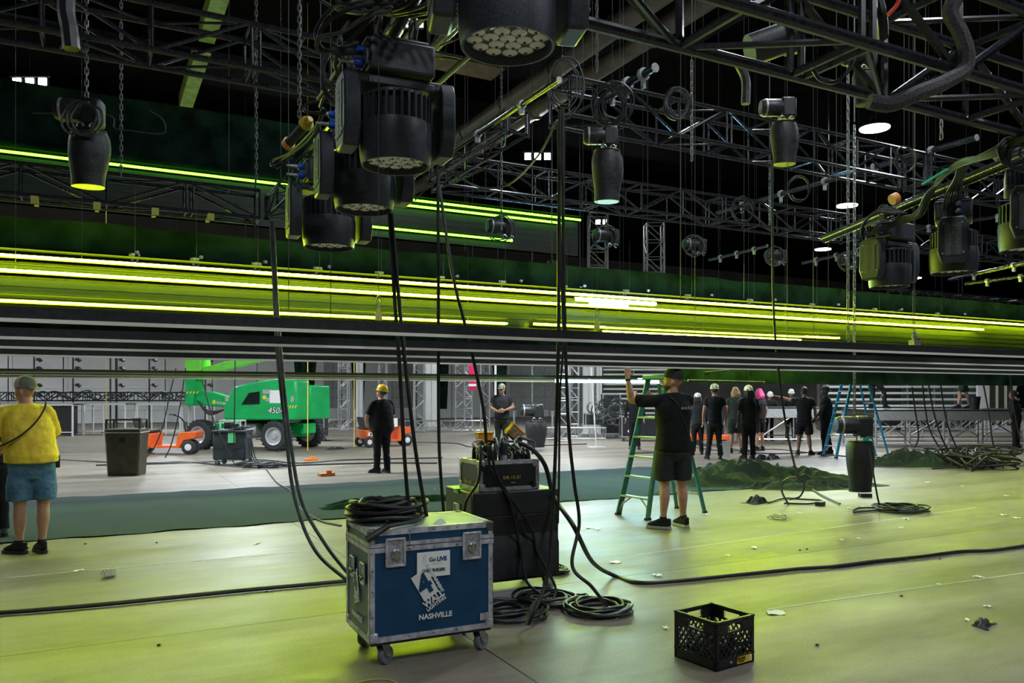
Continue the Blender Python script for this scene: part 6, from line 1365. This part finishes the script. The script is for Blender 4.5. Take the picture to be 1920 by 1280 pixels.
# --- man in yellow shirt, back to us, head turned left
def hat_y(t, P, R):
    cap_(t, P, R, 1, 'cap', True, 'cap_grey', 'cap_mesh')
    hair_(t, P, 'beard', 0)
yp = G(60, 1036)
t, P, R = person('man in yellow shirt, denim shorts and backwards cap at the left', yp, D(34), 1.77, 1.25, .10, 'light', lean=(-.05, .03), arms=[[(-.36, .06, 1.20), (-.26, .26, 1.06), (.6, .6, -.1), (0, .3, 1)], [(.21, .17, 1.19), (.10, .33, 1.10), (-.6, .6, 0), (0, .3, 1)]],
    legs=[[(-.105, .0, .50), (-.11, .02, .09), .75], [(.10, -.02, .50), (.085, -.05, .09), .25]], head_yaw=D(46), shirt='yellow', sleeve=.95, pants='denim', shorts=True, hatfn=lambda t, P, R: cap_(t, P, R, 1, 'cap', True, 'cap_grey', 'cap_mesh'), hair=None, vox=.010, hemz=.93)
part('shoulder_strap', MB().path(spline([V((.12, -.06, 1.55)), V((.10, -.135, 1.47)), V((.02, -.20, 1.34)), V((-.10, -.225, 1.22)), V((-.24, -.19, 1.13)), V((-.31, -.06, 1.10))], 6), .010, 6), 'ink', t, label='thin dark shoulder strap')
part('belt_pouch', MB().box((.225, .02, .93), (.05, .10, .14)), 'bag_black', t, bevel=.01)
# person at very left edge
person('person in dark clothes at the left edge, half behind the yellow shirt man', W(-14, 1010, 8.9) * 1.0 - V((0, 0, W(-14, 1010, 8.9).z)), D(-150), 1.64, 1.05, .02, 'mid', arms=[[(-.25, .0, 1.18), (-.15, .2, 1.1)], [(.25, .0, 1.18), (.15, .2, 1.1)]], shirt='green_black', sleeve=1.2, pants='black', hatfn=lambda t, P, R: cap_(t, P, R, 1, 'c', False, 'cap_dark'), vox=.014)
# --- man at the ladder
lp = G(1262, 990)
t, P, R = person('man in black shirt and shorts reaching up beside the green ladder', lp, D(14), 1.90, 1.08, .01, 'light', arms=[[(-.42, .20, 1.44), (-.44, .26, 1.69), (.04, .08, 1), (.1, 1, 0), .10, -1], [(.16, .26, 1.28), (.0, .42, 1.42), (-.6, .3, .6), (0, 1, 0), .3]],
    legs=[[(-.10, .01, .50), (-.13, -.02, .09), .9], [(.11, .02, .50), (.15, .05, .09), .15]], head_yaw=D(54), head_pitch=D(8), shirt='black', sleeve=.80, pants='darkgrey', shorts=True, hatfn=lambda t, P, R: cap_(t, P, R, 1, 'cap', True, 'cap_dark'), soles='sole', vox=.008, hemz=.88)
part('wrist_band', MB().path([V((-.437, .255, 1.66)), V((-.439, .259, 1.685))], .034, 14), 'ink', t)
part('beard', MB().rings([[P(p.x, p.y, z) for p in ell((0, .03, 0), rx, ry, 18)] for z, rx, ry in ((-.052, .03, .04), (-.035, .052, .062), (-.01, .062, .078), (.01, .064, .078))]), CL['beard'], t)
part('cross_strap', MB().path(spline([V((-.10, -.10, 1.50)), V((-.02, -.15, 1.40)), V((.06, -.155, 1.2)), V((.13, -.15, 1.05)), V((.17, -.10, .98))], 6), .007, 6), 'leather' if 'leather' in M else 'ink', t)
part('belt_pouch', MB().box((.215, .0, .90), (.06, .10, .17)), 'bag_black', t, bevel=.012)
text('lettering', 'eatArt', .055, 'alu_dull', t, (.085, -.168, 1.36), XR, bold=.001, shear=.3)
# --- man with yellow helmet
def hy(t, P, R):
    helmet(t, P, 1, 'hat_yellow'); part('bandana', MB().rings([[P(p.x, p.y, z) for p in ell((0, -.02, 0), rx, ry, 20)] for z, rx, ry in ((.045, .074, .085), (.07, .080, .093), (.11, .084, .104))]), CL['teal'], t)
person('man in black with yellow hard hat standing sideways beyond the carpet', G(716, 886), D(38), 1.76, 1.25, .10, 'light', arms=[[(-.30, .06, 1.18), (-.22, .27, 1.02), (.5, .5, -.3), (0, .3, 1)], [(.28, .06, 1.18), (.18, .27, 1.0), (-.5, .5, -.3), (0, .3, 1)]],
    legs=[[(-.11, .0, .50), (-.12, .0, .09), .6], [(.10, .0, .50), (.10, -.05, .09), .1]], head_yaw=D(30), head_pitch=D(10), shirt='black', pants='black', sleeve=.9, hatfn=hy, vox=.014, hemz=.86, shoes='shoe')
# --- man facing us with camo cap
person('man in black polo and camouflage cap facing the viewer behind the rack', W(941, 854, 21) - V((0, 0, W(941, 854, 21).z)), D(176), 1.86, 1.05, .02, 'mid', arms=[[(-.29, .0, 1.20), (-.09, .20, 1.13), (1, .2, 0), (0, 1, 0)], [(.29, .0, 1.20), (.09, .20, 1.10), (-1, .2, 0), (0, 1, 0)]], head_yaw=D(-18), shirt='black', pants='green_black', hatfn=lambda t, P, R: cap_(t, P, R, 1, 'c', False, 'camo'), vox=.014)
# --- worker behind the ladder
person('person in black with long sleeves behind the green ladder', G(1190, 842), D(172), 1.72, .98, 0, 'light', shirt='black', sleeve=1.2, pants='black', hair=('hair_dark', 0), vox=.016)
# --- group of workers
hw = lambda m: (lambda t, P, R: helmet(t, P, 1, m))
person('short worker in white hard hat with dark hair, leftmost of the group', G(1308, 852), D(-12), 1.60, .92, 0, 'mid', shirt='darkgrey', sleeve=1.1, pants='black', hatfn=hw('hat_white'), hair=('hair_dark', .12), vox=.016)
person('slim worker in black shirt and bright hard hat, nearest of the group', G(1340, 861), D(-3), 1.82, .92, 0, 'tan', legs=[[(-.12, .0, .50), (-.17, 0, .09), .1], [(.10, .0, .50), (.14, 0, .09), -.1]], shirt='black', pants='green_black', hatfn=hw('hat_lime'), hair=('hair_dark', 0), vox=.015)
person('worker with bushy blond hair in olive shirt and shorts seen from behind', G(1379, 849), D(4), 1.78, 1.05, 0, 'light', legs=[[(-.10, .0, .50), (-.13, 0, .09), .1], [(.10, .0, .50), (.15, -.05, .09), -.3]], shirt='olive', pants='olive', shorts=True, hair=('hair_blond', .06), vox=.015)
person('worker in loose black shirt and lime tinged hard hat, right of the blond one', G(1404, 860), D(12), 1.78, 1.12, .0, 'dark', shirt='green_black', sleeve=.95, pants='black', hatfn=hw('hat_lime'), hair=('hair_dark', .08), vox=.015, hemz=.84)
person('person with pink hair half hidden behind the hard hat pair', G(1424, 845), D(30), 1.74, .95, 0, 'light', shirt='black', pants='black', shorts=True, hair=('hair_pink', .08), vox=.016)
person('worker in white helmet bending over the left stage deck', G(1441, 826), D(178), 1.66, 1.0, 0, 'mid', lean=(0, .12), arms=[[(-.32, .22, 1.24), (-.26, .45, 1.22)], [(.32, .22, 1.24), (.26, .45, 1.22)]], head_pitch=D(-25), shirt='green_black', sleeve=1.0, pants='black', hatfn=hw('hat_white'), vox=.016)
person('worker in white helmet at the stage deck, right of the other bending one', G(1482, 826), D(170), 1.74, 1.0, 0, 'mid', lean=(0, .12), arms=[[(-.32, .22, 1.22), (-.28, .42, 1.18)], [(.32, .22, 1.22), (.28, .42, 1.18)]], head_pitch=D(-15), shirt='black', sleeve=1.2, pants='black', hatfn=hw('hat_white'), vox=.016)
person('man pointing to the left in printed black shirt and long shorts', G(1508, 853), D(-20), 1.78, 1.05, .0, 'mid', arms=[[(-.40, .12, 1.46), (-.64, .10, 1.54), (-1, 0, .2), (0, 0, -1), .25], [(.27, .0, 1.18), (.28, .06, .93)]], legs=[[(-.12, .0, .50), (-.15, 0, .09), .2], [(.11, .0, .50), (.16, 0, .09), -.5]], shirt='black', pants='black', shorts=True, hair=('hair_dark', 0), vox=.015)
person('dark dressed worker with tool belt between the pointing man and the blue ladder', G(1549, 852), D(60), 1.80, 1.08, .02, 'dark', arms=[[(-.30, .05, 1.2), (-.30, .2, .98)], [(.28, .05, 1.18), (.25, .2, .97)]], legs=[[(-.10, .05, .50), (-.12, .02, .09), .2], [(.10, -.02, .50), (.12, -.08, .09), -.1]], shirt='black', pants='black', hatfn=lambda t, P, R: cap_(t, P, R, 1, 'c', True, 'cap_dark'), vox=.016)
DZ = V((0, 0, 1.132))
q = W(1638, CY, 24.6); q.z = 1.132
person('worker in black trousers stepping on the stage deck behind the blue ladder', q, D(-80), 1.78, 1.0, 0, 'mid', legs=[[(-.10, .04, .50), (-.11, -.02, .09), .0], [(.12, .26, .56), (.13, .32, .10), .0]], shirt='black', sleeve=1.1, pants='black', hatfn=hw('hat_white'), vox=.018)
q = W(1806, CY, 24.8); q.z = 1.132
person('worker in grey shorts standing on the stage deck at right with a black bucket', q, D(70), 1.78, 1.1, 0, 'light', legs=[[(-.12, .12, .50), (-.13, .16, .09), .0], [(.12, -.1, .50), (.13, -.2, .09), .0]], shirt='darkgrey', pants='olive', shorts=True, hair=('hair_dark', 0), vox=.018)
q = W(1827, CY, 24.4); q.z = 1.132
t = thing('bucket', 'black bucket on the stage deck beside the legs in grey shorts', 'bucket', q); part('bucket_wall', MB().lathe([(.13, 0), (.17, .38), (.16, .38), (.12, .02)], 18), 'bag_black', t); part('bucket_rim', MB().lathe([(.17, .36), (.18, .37), (.17, .385)], 18), 'rubber', t)
person('person in black working under the stage deck at the right edge', G(1905, 842), D(40), 1.70, 1.05, 0, 'mid', shirt='black', sleeve=1.1, pants='black', hair=('hair_dark', 0), vox=.018, lean=(.1, .1))
